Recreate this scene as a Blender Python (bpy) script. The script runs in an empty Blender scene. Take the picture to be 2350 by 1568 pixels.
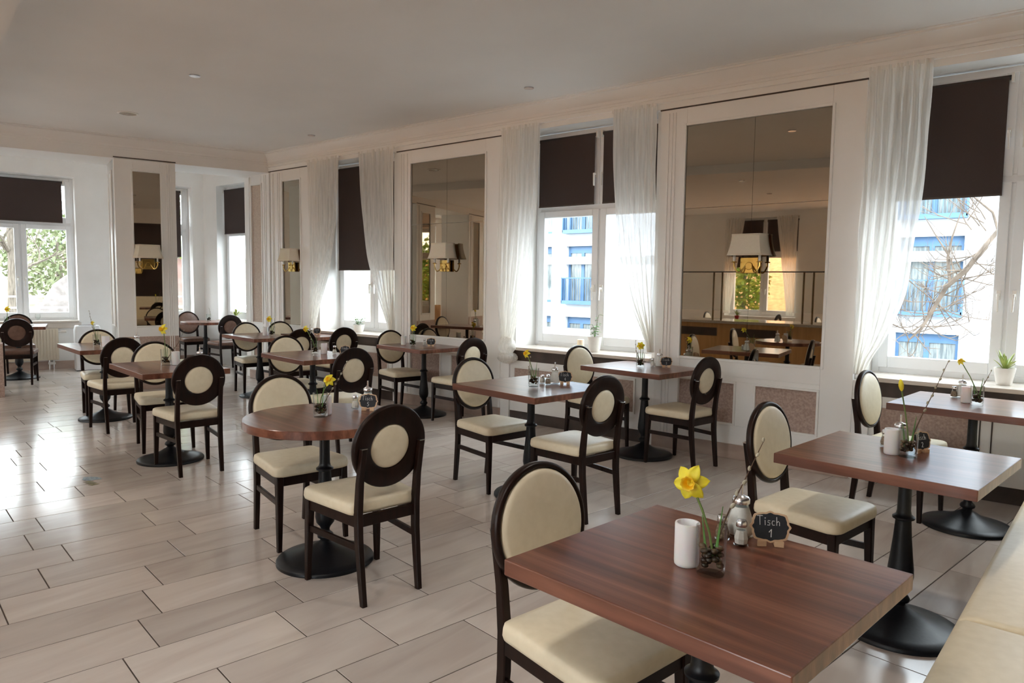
import bpy, bmesh, math, random
from mathutils import Vector, Matrix
import numpy as np
random.seed(7)
PI=math.pi
S=bpy.context.scene
COL=S.collection
# ---------------------------------------------------------------- camera, sky, exposure
H=1.46
LAMP=18
cam=bpy.data.cameras.new('camera'); camo=bpy.data.objects.new('camera',cam); COL.objects.link(camo)
cam.sensor_width=36; cam.lens=1642.28/2350*36; cam.clip_start=.05; cam.clip_end=300
_R=[[0.776,0.6306,0.0132],[0.061,-0.0543,-0.9967],[-0.6278,0.7742,-0.0806]]
_fw=Vector(_R[2]).normalized(); _rt=Vector(_R[0]); _rt=(_rt-_fw*_rt.dot(_fw)).normalized(); _up=_rt.cross(_fw)
camo.matrix_world=Matrix(((_rt.x,_up.x,-_fw.x,0),(_rt.y,_up.y,-_fw.y,0),(_rt.z,_up.z,-_fw.z,H),(0,0,0,1)))
S.camera=camo
W=bpy.data.worlds.new('sky'); S.world=W; W.use_nodes=True
_b=W.node_tree.nodes['Background']; _b.inputs[0].default_value=(.86,.94,1,1); _b.inputs[1].default_value=4.2
S.view_settings.view_transform='Standard'; S.view_settings.look='None'; S.view_settings.gamma=1
S.view_settings.use_curve_mapping=False
S.view_settings.exposure=1.7
S.cycles.use_denoising=True; S.cycles.max_bounces=16; S.cycles.diffuse_bounces=12; S.cycles.glossy_bounces=5
S.cycles.transparent_max_bounces=16; S.cycles.transmission_bounces=8; S.cycles.caustics_reflective=False; S.cycles.caustics_refractive=False
S.cycles.sample_clamp_indirect=6
def portal(x,y,z,w,h,rz):
    l=bpy.data.lights.new('daylight_portal','AREA'); l.shape='RECTANGLE'; l.size=w; l.size_y=h; l.cycles.is_portal=True
    o=bpy.data.objects.new('daylight_portal',l); COL.objects.link(o); o.location=(x,y,z); o.rotation_euler=(PI/2,0,rz)
# a portal faces into the room: its local -Z looks along the room side
# ---------------------------------------------------------------- materials
def mat(name,col=(.8,.8,.8),rough=.5,metal=0,**k):
    m=bpy.data.materials.new(name); m.use_nodes=True; b=m.node_tree.nodes['Principled BSDF']
    b.inputs['Base Color'].default_value=(*col,1); b.inputs['Roughness'].default_value=rough; b.inputs['Metallic'].default_value=metal
    for a,v in k.items():
        b.inputs[a].default_value=v
    return m
def nd(m,t,**k):
    n=m.node_tree.nodes.new(t)
    for a,v in k.items(): setattr(n,a,v)
    return n
def ln(m,a,b): m.node_tree.links.new(a,b)
def bsdf(m): return m.node_tree.nodes['Principled BSDF']
def noisy(m,c1,c2,scale=(1,1,1),ns=5,detail=4,lo=.3,hi=.7,bump=0,dist=0,coord='Object',rough=None):
    tc=nd(m,'ShaderNodeTexCoord'); mp=nd(m,'ShaderNodeMapping'); mp.inputs['Scale'].default_value=scale
    no=nd(m,'ShaderNodeTexNoise'); no.inputs['Scale'].default_value=ns; no.inputs['Detail'].default_value=detail; no.inputs['Distortion'].default_value=dist
    cr=nd(m,'ShaderNodeValToRGB'); cr.color_ramp.elements[0].position=lo; cr.color_ramp.elements[1].position=hi
    cr.color_ramp.elements[0].color=(*c1,1); cr.color_ramp.elements[1].color=(*c2,1)
    ln(m,tc.outputs[coord],mp.inputs[0]); ln(m,mp.outputs[0],no.inputs[0]); ln(m,no.outputs[0],cr.inputs[0]); ln(m,cr.outputs[0],bsdf(m).inputs['Base Color'])
    if bump:
        bp=nd(m,'ShaderNodeBump'); bp.inputs['Strength'].default_value=bump; bp.inputs['Distance'].default_value=.002
        ln(m,no.outputs[0],bp.inputs['Height']); ln(m,bp.outputs[0],bsdf(m).inputs['Normal'])
    return m
M={}
M['wall']=noisy(mat('white_wall_paint',rough=.75),(.83,.82,.80),(.87,.865,.85),ns=3,bump=.03)
M['white']=noisy(mat('white_lacquer',rough=.38),(.83,.825,.81),(.87,.865,.855),ns=2)
M['ceil']=noisy(mat('ceiling_paint',rough=.8),(.80,.79,.78),(.84,.83,.82),ns=1.2)
M['pvc']=noisy(mat('white_window_frame',rough=.3),(.80,.82,.84),(.83,.85,.87),ns=2)
M['pink']=noisy(mat('pink_wainscot_paper',rough=.85),(.36,.26,.22),(.50,.38,.33),ns=60,detail=6,lo=.35,hi=.65,bump=.3)
M['pinklight']=noisy(mat('pale_pink_paper',rough=.8),(.50,.40,.33),(.60,.50,.42),ns=60,detail=6,lo=.35,hi=.65,bump=.2)
M['plinth']=noisy(mat('pink_marble_skirting',rough=.3),(.38,.28,.23),(.50,.39,.33),scale=(1,1,3),ns=4)
M['dark']=noisy(mat('dark_wenge_wood',rough=.34,**{'Specular IOR Level':.22}),(.008,.0032,.002),(.019,.0075,.005),scale=(1,1,.15),ns=40)
M['cream']=noisy(mat('cream_leather',rough=.42),(.76,.67,.49),(.82,.73,.55),ns=30,bump=.06)
M['brownleather']=noisy(mat('brown_leather',rough=.42),(.12,.06,.04),(.17,.09,.06),ns=30,bump=.06)
M['silver']=noisy(mat('brushed_steel',rough=.25,metal=1),(.68,.68,.70),(.78,.78,.80),ns=20)
M['iron']=noisy(mat('black_cast_iron',rough=.38,**{'Specular IOR Level':.35}),(.004,.005,.007),(.008,.009,.012),ns=80,bump=.08)
M['brass']=noisy(mat('polished_brass',rough=.18,metal=1),(.62,.42,.12),(.78,.56,.2),ns=15)
M['darkbrass']=noisy(mat('dull_dark_brass',rough=.35,metal=1),(.16,.10,.05),(.24,.16,.08),ns=15)
M['shade']=noisy(mat('lamp_shade_fabric',rough=.9,**{'Subsurface Weight':.1}),(.70,.60,.48),(.76,.66,.54),scale=(60,60,1),ns=8,bump=.05)
M['blind']=noisy(mat('brown_blind_fabric',rough=.9),(.048,.032,.029),(.060,.041,.037),scale=(80,80,80),ns=6)
M['brownwall']=noisy(mat('dark_brown_wall_paint',rough=.6),(.022,.010,.008),(.034,.017,.013),ns=5)
M['sill']=noisy(mat('pale_marble_sill',rough=.2),(.60,.53,.46),(.72,.66,.60),scale=(1,4,4),ns=3,dist=1)
M['slot']=noisy(mat('dark_bar_and_gap_shade',rough=.6),(.05,.035,.028),(.08,.055,.045),ns=10)  # dark tone stands in for shade in gaps; blind bars share it
M['radiator']=noisy(mat('radiator_enamel',rough=.4),(.72,.64,.52),(.76,.69,.57),ns=3)
M['porcelain']=noisy(mat('white_porcelain',rough=.2),(.80,.78,.74),(.84,.82,.78),ns=4)
M['soil']=noisy(mat('potting_soil',rough=.95),(.03,.02,.012),(.07,.045,.03),ns=60,bump=.5)
M['wax']=noisy(mat('frosted_glass_white',rough=.55,**{'Subsurface Weight':.25}),(.78,.78,.80),(.86,.86,.88),ns=6)
M['candlewax']=noisy(mat('ivory_candle_wax',rough=.6,**{'Subsurface Weight':.3}),(.80,.72,.55),(.86,.79,.62),ns=6)
M['leaf']=noisy(mat('green_leaf',rough=.45),(.05,.16,.03),(.14,.32,.07),ns=12)
M['leaf2']=noisy(mat('yellow_green_leaf',rough=.45),(.22,.34,.06),(.50,.52,.16),scale=(1,1,1),ns=14)
M['stem']=noisy(mat('flower_stem',rough=.5),(.10,.17,.04),(.17,.26,.07),ns=12)
M['yellow']=noisy(mat('daffodil_petal',rough=.5,**{'Subsurface Weight':.15}),(.90,.72,.02),(.96,.84,.06),ns=20)
M['orange']=noisy(mat('daffodil_trumpet',rough=.5,**{'Subsurface Weight':.15}),(.88,.48,.01),(.92,.60,.02),ns=20)
M['twig']=noisy(mat('willow_twig',rough=.8),(.07,.04,.025),(.13,.08,.05),ns=40)
M['catkin']=noisy(mat('willow_catkin',rough=.95),(.30,.28,.20),(.52,.49,.40),ns=60,bump=.5)
M['pebble']=noisy(mat('brown_pebbles',rough=.2),(.03,.018,.010),(.28,.19,.10),ns=30,lo=.45,hi=.75)
M['sugar']=noisy(mat('white_sugar',rough=.9),(.82,.82,.80),(.9,.9,.88),ns=200,bump=.3)
M['pepper']=noisy(mat('ground_pepper',rough=.95),(.10,.06,.04),(.45,.35,.25),ns=200,bump=.3)
M['slate']=noisy(mat('blackboard_slate',rough=.7),(.012,.016,.022),(.022,.028,.036),ns=30)
M['tan']=noisy(mat('pale_plywood',rough=.6),(.62,.42,.26),(.72,.52,.34),scale=(1,1,8),ns=8)
M['chalk']=noisy(mat('white_chalk',rough=.9),(.68,.70,.72),(.85,.86,.87),ns=80)
M['paper']=noisy(mat('white_napkin_paper',rough=.8),(.80,.80,.82),(.86,.86,.87),ns=6)
M['purif']=noisy(mat('white_plastic',rough=.4),(.76,.77,.78),(.80,.81,.82),ns=3)
M['black']=noisy(mat('black_plastic',rough=.4),(.012,.012,.013),(.02,.02,.021),ns=10)
M['oak']=noisy(mat('orange_oak_wood',rough=.4),(.50,.26,.09),(.66,.38,.16),scale=(1,1,.1),ns=14)
M['granite']=noisy(mat('pale_granite',rough=.12),(.34,.30,.25),(.52,.47,.41),ns=60,detail=8)
M['facade']=noisy(mat('white_render',rough=.9),(.42,.435,.465),(.47,.485,.515),ns=1.5,bump=.1)
M['band']=noisy(mat('grey_render_band',rough=.9),(.20,.21,.23),(.24,.25,.27),ns=2)
M['blue']=noisy(mat('blue_painted_metal',rough=.5),(.045,.105,.20),(.06,.125,.23),ns=3)
M['outglass']=noisy(mat('dark_facade_glass',rough=.08),(.09,.105,.11),(.19,.205,.20),scale=(4,1,.4),ns=4,lo=.4,hi=.6)
M['bark']=noisy(mat('tree_bark',rough=.95),(.10,.08,.06),(.24,.20,.16),scale=(6,6,1),ns=5,bump=.6)
M['thinbark']=noisy(mat('pale_branch_bark',rough=.95),(.08,.06,.045),(.17,.13,.10),ns=6,bump=.3)
M['grass']=noisy(mat('spring_grass',rough=.95),(.10,.18,.04),(.26,.34,.10),ns=3,bump=.4)
M['ivy']=noisy(mat('ivy_leaf',rough=.6),(.12,.16,.07),(.34,.36,.20),ns=1.6)
M['bushleaf']=noisy(mat('shrub_leaf',rough=.6),(.10,.22,.03),(.34,.42,.08),ns=2)
M['leaflitter']=noisy(mat('orange_leaf_litter',rough=.95),(.40,.16,.06),(.62,.32,.14),ns=8,bump=.4)
M['palebank']=noisy(mat('pale_stony_slope',rough=.95),(.12,.11,.08),(.23,.22,.17),ns=4,bump=.5)
M['rose']=noisy(mat('pink_render',rough=.9),(.34,.20,.17),(.44,.28,.25),ns=4)
M['stone']=noisy(mat('garden_stone_wall',rough=.9),(.20,.17,.155),(.34,.30,.28),ns=7,bump=.5)
M['whiterail']=noisy(mat('white_painted_rail',rough=.5),(.80,.80,.80),(.85,.85,.85),ns=3)
M['red']=noisy(mat('red_glazed_pot',rough=.3),(.45,.02,.03),(.55,.04,.05),ns=5)
M['asphalt']=noisy(mat('pale_paving',rough=.9),(.16,.16,.155),(.22,.215,.21),ns=6,bump=.2)
M['olive']=noisy(mat('worn_olive_sticker',rough=.6),(.10,.10,.04),(.22,.21,.10),ns=60)
M['stickerblue']=noisy(mat('worn_blue_sticker',rough=.5),(.08,.14,.20),(.34,.40,.42),ns=50)
# glossy table wood: streaks along local X
def wood():
    m=mat('walnut_laminate',rough=.28,**{'Coat Weight':.3,'Coat Roughness':.12}); b=bsdf(m)
    tc=nd(m,'ShaderNodeTexCoord'); mp=nd(m,'ShaderNodeMapping'); mp.inputs['Scale'].default_value=(.5,14,6)
    no=nd(m,'ShaderNodeTexNoise'); no.inputs['Scale'].default_value=1.6; no.inputs['Detail'].default_value=5; no.inputs['Distortion'].default_value=.35
    mp2=nd(m,'ShaderNodeMapping'); mp2.inputs['Scale'].default_value=(3,160,40); no2=nd(m,'ShaderNodeTexNoise'); no2.inputs['Scale'].default_value=1.2; no2.inputs['Detail'].default_value=3
    cr=nd(m,'ShaderNodeValToRGB'); e=cr.color_ramp.elements; e[0].position=.25; e[0].color=(.085,.027,.016,1); e[1].position=.74; e[1].color=(.33,.14,.085,1)
    x=e.new(.5); x.color=(.165,.056,.033,1)
    mx=nd(m,'ShaderNodeMixRGB',blend_type='MULTIPLY'); mx.inputs[0].default_value=.45
    cr2=nd(m,'ShaderNodeValToRGB'); cr2.color_ramp.elements[0].position=.3; cr2.color_ramp.elements[0].color=(.45,.42,.40,1); cr2.color_ramp.elements[1].position=.65; cr2.color_ramp.elements[1].color=(1,1,1,1)
    ln(m,tc.outputs['Object'],mp.inputs[0]); ln(m,mp.outputs[0],no.inputs[0]); ln(m,no.outputs[0],cr.inputs[0])
    ln(m,tc.outputs['Object'],mp2.inputs[0]); ln(m,mp2.outputs[0],no2.inputs[0]); ln(m,no2.outputs[0],cr2.inputs[0])
    ln(m,cr.outputs[0],mx.inputs[1]); ln(m,cr2.outputs[0],mx.inputs[2]); ln(m,mx.outputs[0],b.inputs['Base Color'])
    bp=nd(m,'ShaderNodeBump'); bp.inputs['Strength'].default_value=.06; bp.inputs['Distance'].default_value=.001
    ln(m,no2.outputs[0],bp.inputs['Height']); ln(m,bp.outputs[0],b.inputs['Normal'])
    return m
M['wood']=wood()
def tilemat():
    m=mat('beige_limestone_tile',rough=.2); b=bsdf(m)
    at=nd(m,'ShaderNodeAttribute',attribute_name='tone')
    tc=nd(m,'ShaderNodeTexCoord'); mp=nd(m,'ShaderNodeMapping'); mp.inputs['Rotation'].default_value=(0,0,math.radians(8.57)); mp.inputs['Scale'].default_value=(7,1.1,1)
    av=nd(m,'ShaderNodeVectorMath',operation='ADD'); sc=nd(m,'ShaderNodeVectorMath',operation='SCALE'); sc.inputs['Scale'].default_value=9
    ln(m,tc.outputs['Object'],mp.inputs[0]); ln(m,at.outputs['Color'],sc.inputs[0]); ln(m,mp.outputs[0],av.inputs[0]); ln(m,sc.outputs[0],av.inputs[1])
    no=nd(m,'ShaderNodeTexNoise'); no.inputs['Scale'].default_value=1.3; no.inputs['Detail'].default_value=6; no.inputs['Distortion'].default_value=.8
    ln(m,av.outputs[0],no.inputs[0])
    cr=nd(m,'ShaderNodeValToRGB'); e=cr.color_ramp.elements; e[0].position=.2; e[0].color=(.50,.425,.38,1); e[1].position=.75; e[1].color=(.64,.58,.53,1)
    ln(m,no.outputs[0],cr.inputs[0])
    hsv=nd(m,'ShaderNodeHueSaturation'); mr=nd(m,'ShaderNodeMapRange'); mr.inputs['To Min'].default_value=.86; mr.inputs['To Max'].default_value=1.1
    sx=nd(m,'ShaderNodeSeparateXYZ'); ln(m,at.outputs['Color'],sx.inputs[0]); ln(m,sx.outputs[0],mr.inputs[0]); ln(m,mr.outputs[0],hsv.inputs['Value'])
    ln(m,cr.outputs[0],hsv.inputs['Color']); ln(m,hsv.outputs[0],b.inputs['Base Color'])
    n2=nd(m,'ShaderNodeTexNoise'); n2.inputs['Scale'].default_value=7; n2.inputs['Detail'].default_value=3
    bp=nd(m,'ShaderNodeBump'); bp.inputs['Strength'].default_value=.12; bp.inputs['Distance'].default_value=.004
    ln(m,n2.outputs[0],bp.inputs['Height']); ln(m,bp.outputs[0],b.inputs['Normal'])
    r=nd(m,'ShaderNodeMapRange'); r.inputs['To Min'].default_value=.09; r.inputs['To Max'].default_value=.22; ln(m,n2.outputs[0],r.inputs[0]); ln(m,r.outputs[0],b.inputs['Roughness'])
    return m
M['tile']=tilemat()
M['grout']=noisy(mat('brown_grout',rough=.9),(.05,.036,.028),(.08,.06,.048),ns=30)
def glassmat(name,tint=(1,1,1),refl=.12,cap=.35):
    m=bpy.data.materials.new(name); m.use_nodes=True; nt=m.node_tree; nt.nodes.remove(nt.nodes['Principled BSDF'])
    out=nt.nodes['Material Output']; tr=nd(m,'ShaderNodeBsdfTransparent'); tr.inputs[0].default_value=(*tint,1)
    gl=nd(m,'ShaderNodeBsdfGlossy'); gl.inputs['Roughness'].default_value=.02
    lw=nd(m,'ShaderNodeLayerWeight'); lw.inputs['Blend'].default_value=refl
    sc=nd(m,'ShaderNodeMath',operation='MINIMUM'); sc.inputs[1].default_value=cap
    mx=nd(m,'ShaderNodeMixShader'); ln(m,lw.outputs['Fresnel'],sc.inputs[0]); ln(m,sc.outputs[0],mx.inputs[0]); ln(m,tr.outputs[0],mx.inputs[1]); ln(m,gl.outputs[0],mx.inputs[2]); ln(m,mx.outputs[0],out.inputs[0])
    return m
M['pane']=glassmat('window_pane_glass',(.97,.985,.98),.08)
M['glass']=glassmat('clear_table_glass',(.965,.98,.975),.14,.5)
def mirror():
    m=mat('bronze_mirror_glass',(.40,.335,.26),.015,1); return m
M['mirror']=mirror()
def sheer():
    m=bpy.data.materials.new('sheer_voile'); m.use_nodes=True; nt=m.node_tree; nt.nodes.remove(nt.nodes['Principled BSDF'])
    out=nt.nodes['Material Output']; df=nd(m,'ShaderNodeBsdfDiffuse'); df.inputs[0].default_value=(.95,.935,.90,1)
    tl=nd(m,'ShaderNodeBsdfTranslucent'); tl.inputs[0].default_value=(.95,.94,.91,1); tr=nd(m,'ShaderNodeBsdfTransparent')
    tc=nd(m,'ShaderNodeTexCoord'); mp=nd(m,'ShaderNodeMapping'); mp.inputs['Scale'].default_value=(40,40,1.2); no=nd(m,'ShaderNodeTexNoise'); no.inputs['Scale'].default_value=2
    mr=nd(m,'ShaderNodeMapRange'); mr.inputs['From Min'].default_value=.3; mr.inputs['From Max'].default_value=.7; mr.inputs['To Min'].default_value=.08; mr.inputs['To Max'].default_value=.26
    ln(m,tc.outputs['Object'],mp.inputs[0]); ln(m,mp.outputs[0],no.inputs[0]); ln(m,no.outputs[0],mr.inputs[0])
    a=nd(m,'ShaderNodeMixShader'); a.inputs[0].default_value=.5; b=nd(m,'ShaderNodeMixShader')
    ln(m,df.outputs[0],a.inputs[1]); ln(m,tl.outputs[0],a.inputs[2]); ln(m,mr.outputs[0],b.inputs[0]); ln(m,a.outputs[0],b.inputs[1]); ln(m,tr.outputs[0],b.inputs[2]); ln(m,b.outputs[0],out.inputs[0])
    return m
M['sheer']=sheer()
# ---------------------------------------------------------------- mesh helpers
class MB:
    def __init__(s): s.v=[]; s.f=[]
    def add(s,vs,fs):
        n=len(s.v); s.v+= [tuple(v) for v in vs]; s.f+=[tuple(i+n for i in f) for f in fs]; return s
    def box(s,x0,x1,y0,y1,z0,z1):
        x0,x1=sorted((x0,x1)); y0,y1=sorted((y0,y1)); z0,z1=sorted((z0,z1))
        return s.add([(x0,y0,z0),(x1,y0,z0),(x1,y1,z0),(x0,y1,z0),(x0,y0,z1),(x1,y0,z1),(x1,y1,z1),(x0,y1,z1)],
          [(0,3,2,1),(4,5,6,7),(0,1,5,4),(1,2,6,5),(2,3,7,6),(3,0,4,7)])
    def prism(s,poly,z0,z1):
        n=len(poly); return s.add([(x,y,z0) for x,y in poly]+[(x,y,z1) for x,y in poly],
          [tuple(range(n-1,-1,-1)),tuple(range(n,2*n))]+[(i,(i+1)%n,(i+1)%n+n,i+n) for i in range(n)])
    def loft(s,rings,c0=True,c1=True,closed=True,loop=False):
        n=len(rings[0]); vs=[p for r in rings for p in r]; fs=[]
        m=len(rings)
        for k in range(m if loop else m-1):
            a=k*n; b=((k+1)%m)*n
            for i in range(n if closed else n-1):
                j=(i+1)%n; fs.append((a+i,a+j,b+j,b+i))
        if not loop:
            if c0: fs.append(tuple(range(n-1,-1,-1)))
            if c1: fs.append(tuple(range((m-1)*n,m*n)))
        return s.add(vs,fs)
    def lathe(s,prof,n=32,cx=0,cy=0,z=0,sx=1,sy=1):
        rings=[[(cx+r*sx*math.cos(2*PI*i/n),cy+r*sy*math.sin(2*PI*i/n),z+h) for i in range(n)] for r,h in prof]
        return s.loft(rings,prof[0][0]>0,prof[-1][0]>0)
    def tube(s,path,r,n=8,caps=True):
        P=[Vector(p) for p in path]; rr=r if isinstance(r,(list,tuple)) else [r]*len(P)
        rings=[]; ref=None
        for i,p in enumerate(P):
            t=(P[min(i+1,len(P)-1)]-P[max(i-1,0)]).normalized()
            if ref is None: ref=Vector((0,0,1)) if abs(t.z)<.9 else Vector((1,0,0))
            u=(ref-t*ref.dot(t)).normalized(); w=t.cross(u); ref=u
            rings.append([tuple(p+rr[i]*(u*math.cos(2*PI*k/n)+w*math.sin(2*PI*k/n))) for k in range(n)])
        return s.loft(rings,caps,caps)
    def sweep(s,path,hx,hy):   # rectangular bar, section axes X and Y, hx/hy per point
        rings=[]
        for i,p in enumerate(path):
            a=hx[i] if isinstance(hx,(list,tuple)) else hx; b=hy[i] if isinstance(hy,(list,tuple)) else hy; c=.22
            rings.append([(p[0]+dx*a,p[1]+dy*b,p[2]) for dx,dy in ((-1,-1+c),(-1+c,-1),(1-c,-1),(1,-1+c),(1,1-c),(1-c,1),(-1+c,1),(-1,1-c))])
        return s.loft(rings)
    def bar(s,a,b,w,h):   # box bar between two points, width w (horizontal), height h
        a=Vector(a); b=Vector(b); t=(b-a).normalized(); u=t.cross(Vector((0,0,1)))
        if u.length<1e-4: u=Vector((1,0,0))
        u=u.normalized()*w/2; q=t.cross(u).normalized()*h/2
        return s.loft([[tuple(p-u-q),tuple(p+u-q),tuple(p+u+q),tuple(p-u+q)] for p in (a,b)])
    def tf(s,mx,start=0):
        s.v[start:]=[tuple(mx@Vector(v)) for v in s.v[start:]]; return s
    def mesh(s,name,m,smooth=35):
        me=bpy.data.meshes.new(name); me.from_pydata(s.v,[],s.f)
        bm=bmesh.new(); bm.from_mesh(me); bmesh.ops.recalc_face_normals(bm,faces=bm.faces); bm.to_mesh(me); bm.free()
        me.materials.append(M[m] if isinstance(m,str) else m)
        if smooth:
            me.polygons.foreach_set('use_smooth',[True]*len(me.polygons)); me.set_sharp_from_angle(angle=math.radians(smooth))
        return me
    def build(s,name,m,parent=None,smooth=35,bevel=0):
        o=bpy.data.objects.new(name,s.mesh(name,m,smooth)); COL.objects.link(o); o.parent=parent
        if bevel:
            b=o.modifiers.new('bevel','BEVEL'); b.width=bevel; b.segments=2; b.limit_method='ANGLE'; b.angle_limit=math.radians(50); b.harden_normals=False
        return o
def tag(o,label=None,cat=None,group=None,kind=None):
    if label: o['label']=label
    if cat: o['category']=cat
    if group: o['group']=group
    if kind: o['kind']=kind
    return o
def empty(name,loc=(0,0,0),rz=0):
    o=bpy.data.objects.new(name,None); COL.objects.link(o); o.location=loc; o.rotation_euler=(0,0,rz); o.empty_display_size=.1; return o
def copy_tree(o,parent=None):
    c=o.copy(); COL.objects.link(c); c.parent=parent
    for ch in list(o.children): copy_tree(ch,c)
    return c
KIDS={}
def rename(o,name): o.name=name; return o
def rot(a): return Matrix.Rotation(a,4,'Z')
FAR0=Vector((-12.85,4.2)); FD=Vector((.25,.968)).normalized(); FO=Vector((-FD.y,FD.x)); FARA=math.atan2(FD.y,FD.x)
def far(s,off=0,z=0): p=FAR0+FD*s+FO*off; return (p.x,p.y,z)
def circle(n,f): return [f(2*PI*i/n) for i in range(n)]
# ---------------------------------------------------------------- room shell
WY=5.84     # face of the panels on the window wall
def struct(o): o['kind']='structure'; return o
# floor: real tiles 0.61 x 0.304 laid on a bed of grout, courses run across the room
A=Vector((.149,.989)); B=Vector((-.989,.149)); PIT=.3042; LEN=.612
offs={0:.044,1:.325,2:.078,3:.212,4:.311,5:.405,8:.021}
room=[(-15.1,-4.35),(.55,-4.35),(.55,6.3),(-9.8,6.3),(-9.8,6.8),(-12.4,6.8)]
def inside(x,y):
    c=False; n=len(room)
    for i in range(n):
        x0,y0=room[i]; x1,y1=room[(i+1)%n]
        if (y0>y)!=(y1>y) and x<(x1-x0)*(y-y0)/(y1-y0)+x0: c=not c
    return c
fb=MB(); tones=[]
rr=random.Random(3)
for r in range(-30,60):
    b0=2.045+r*PIT; off=offs.get(r,None)
    if off is None: off=rr.random()*LEN
    for k in range(-30,30):
        a0=off+k*LEN; ca=a0+LEN/2; cb=b0+PIT/2; c=A*ca+B*cb
        if not inside(c.x,c.y): continue
        g=.0024; ch=.0012
        def q(a,b,z): p=A*a+B*b; return (p.x,p.y,z)
        def ring(e,z): return [q(a0+e,b0+e,z),q(a0+LEN-e,b0+e,z),q(a0+LEN-e,b0+PIT-e,z),q(a0+e,b0+PIT-e,z)]
        v=ring(g,-.0015)+ring(g+ch,0)
        fb.add(v,[(4,5,6,7),(0,1,5,4),(1,2,6,5),(2,3,7,6),(3,0,4,7)])
        t=(rr.random(),rr.random(),rr.random()); tones+= [t]*5
floor=struct(fb.build('floor','tile',smooth=0))
ca_=floor.data.color_attributes.new('tone','FLOAT_COLOR','CORNER')
arr=[]
for p in floor.data.polygons:
    t=tones[p.index]
    for _ in range(p.loop_total): arr+= [t[0],t[1],t[2],1]
ca_.data.foreach_set('color',arr)
gm=MB().prism(room,-.12,-.0015).build('grout_bed','grout',floor,smooth=0)
# window wall (right in the photo)
P=[(-9.80,-9.22),(-9.20,-8.28),(-6.53,-4.90),(-3.07,-1.39)]      # wall panels between windows, x range
mbw=MB()
wins=[(-7.40,.75),(-3.93,.80),(-.49,.86)]
mbw.box(-9.79,.62,5.90,6.42,3.045,3.6)                             # lintel
mbw.box(-9.79,.62,5.88,6.42,-.1,.72)                              # dado under the sills
xs=[-9.79]+[e for c,h in wins for e in (c-h,c+h)]+[.62]
for i in range(0,len(xs),2): mbw.box(xs[i],xs[i+1],5.90,6.42,.72,3.045)
struct(mbw.build('wall_right','wall',smooth=0))
MB().box(-9.98,.46,5.83,5.90,3.005,3.6).build('fascia','white',bpy.data.objects['wall_right'],smooth=0)
# cornice along the window wall: stepped cove under the ceiling
CZ=3.25
def cornice(name,p0,p1,inn,zc=CZ,zf=3.10):
    prof=[(0,zf),(.012,zf),(.012,zf+.02),(.02,zf+.025),(.022,zf+.05),(.05,zf+.09),(.085,zf+.125),(.10,zf+.128),(.10,zc-.008),(.13,zc-.005),(.13,zc+.02),(0,zc+.02)]
    p0=Vector(p0); p1=Vector(p1); i=Vector(inn)
    m=MB(); m.loft([[(p.x+i.x*a,p.y+i.y*a,z) for a,z in prof] for p in (p0,p1)]); return struct(m.build(name,'ceil',smooth=20))
cornice('trim_1',(-9.3,5.83),(.46,5.83),(0,-1))
m=MB().box(-9.3,.46,5.80,5.83,3.055,3.068); struct(m.build('trim_2','white',smooth=0))   # curtain rail batten
# beam and its pillars
BD=Vector((.27,.963)).normalized(); BN=Vector((BD.y,-BD.x))   # BN points into the room
BP=Vector((-9.232,5.872))
def bp(t,d=0): p=BP-BD*t+BN*d; return (p.x,p.y)
def beampoly(t0,t1,d0,d1): return [bp(t0,d0),bp(t1,d0),bp(t1,d1),bp(t0,d1)]
struct(MB().prism(beampoly(-.3,10.6,0,-.72),2.985,3.6).build('ceiling_beam','ceil',smooth=0))
q0=bp(0,0); q1=bp(10.6,0); cornice('trim_3',q0,q1,(BN.x,BN.y))
# ceilings
cz=MB().prism([(-9.3,6.4),(.62,6.4),(.62,-4.4),(-12.2,-4.4)],CZ,CZ+.2); struct(cz.build('ceiling','ceil',smooth=0))
sp=[(-11.2,2.72),(.5,.52),(.5,-4.3),(-12.1,-4.3)]
so=MB().prism(sp,3.12,CZ); so.build('soffit','ceil',bpy.data.objects['ceiling'],smooth=0)
bay=MB().prism([(-9.2,6.9),(-12.5,6.9),(-15.3,-4.4),(-12.0,-4.4)],3.30,3.5); struct(bay.build('bay_ceiling','ceil',smooth=0))
# far wall with three windows, s along FD
def farbox(m,s0,s1,o0,o1,z0,z1):
    m.prism([far(s0,o0)[:2],far(s1,o0)[:2],far(s1,o1)[:2],far(s0,o1)[:2]],z0,z1)
fw=[(-6.6,.75),(-3.2,.75),(-.345,.735),(1.53,.61)]  # first two windows lie out of frame, added for extra daylight
m=MB(); farbox(m,-9.2,2.45,0,.42,-.1,.745); farbox(m,-9.2,2.45,0,.42,3.06,3.6)
e=[-9.2]+[v for c,h in fw for v in (c-h,c+h)]+[2.45]
for i in range(0,len(e),2): farbox(m,e[i],e[i+1],0,.42,.745,3.06)
wl=struct(m.build('wall_left','wall',smooth=0))
m=MB(); farbox(m,-9.0,2.4,-.014,0,0,.13); struct(m.build('baseboard_left','plinth',smooth=0))
# bay wall with its window
m=MB(); m.box(-12.7,-9.75,6.45,6.87,-.1,.76).box(-12.7,-9.75,6.45,6.87,3.06,3.6).box(-12.7,-11.82,6.45,6.87,.76,3.06).box(-10.25,-9.75,6.45,6.87,.76,3.06)
m.box(-10.0,-9.79,5.905,6.449,-.1,3.6)
struct(m.build('wall_bay','wall',smooth=0))
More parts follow.
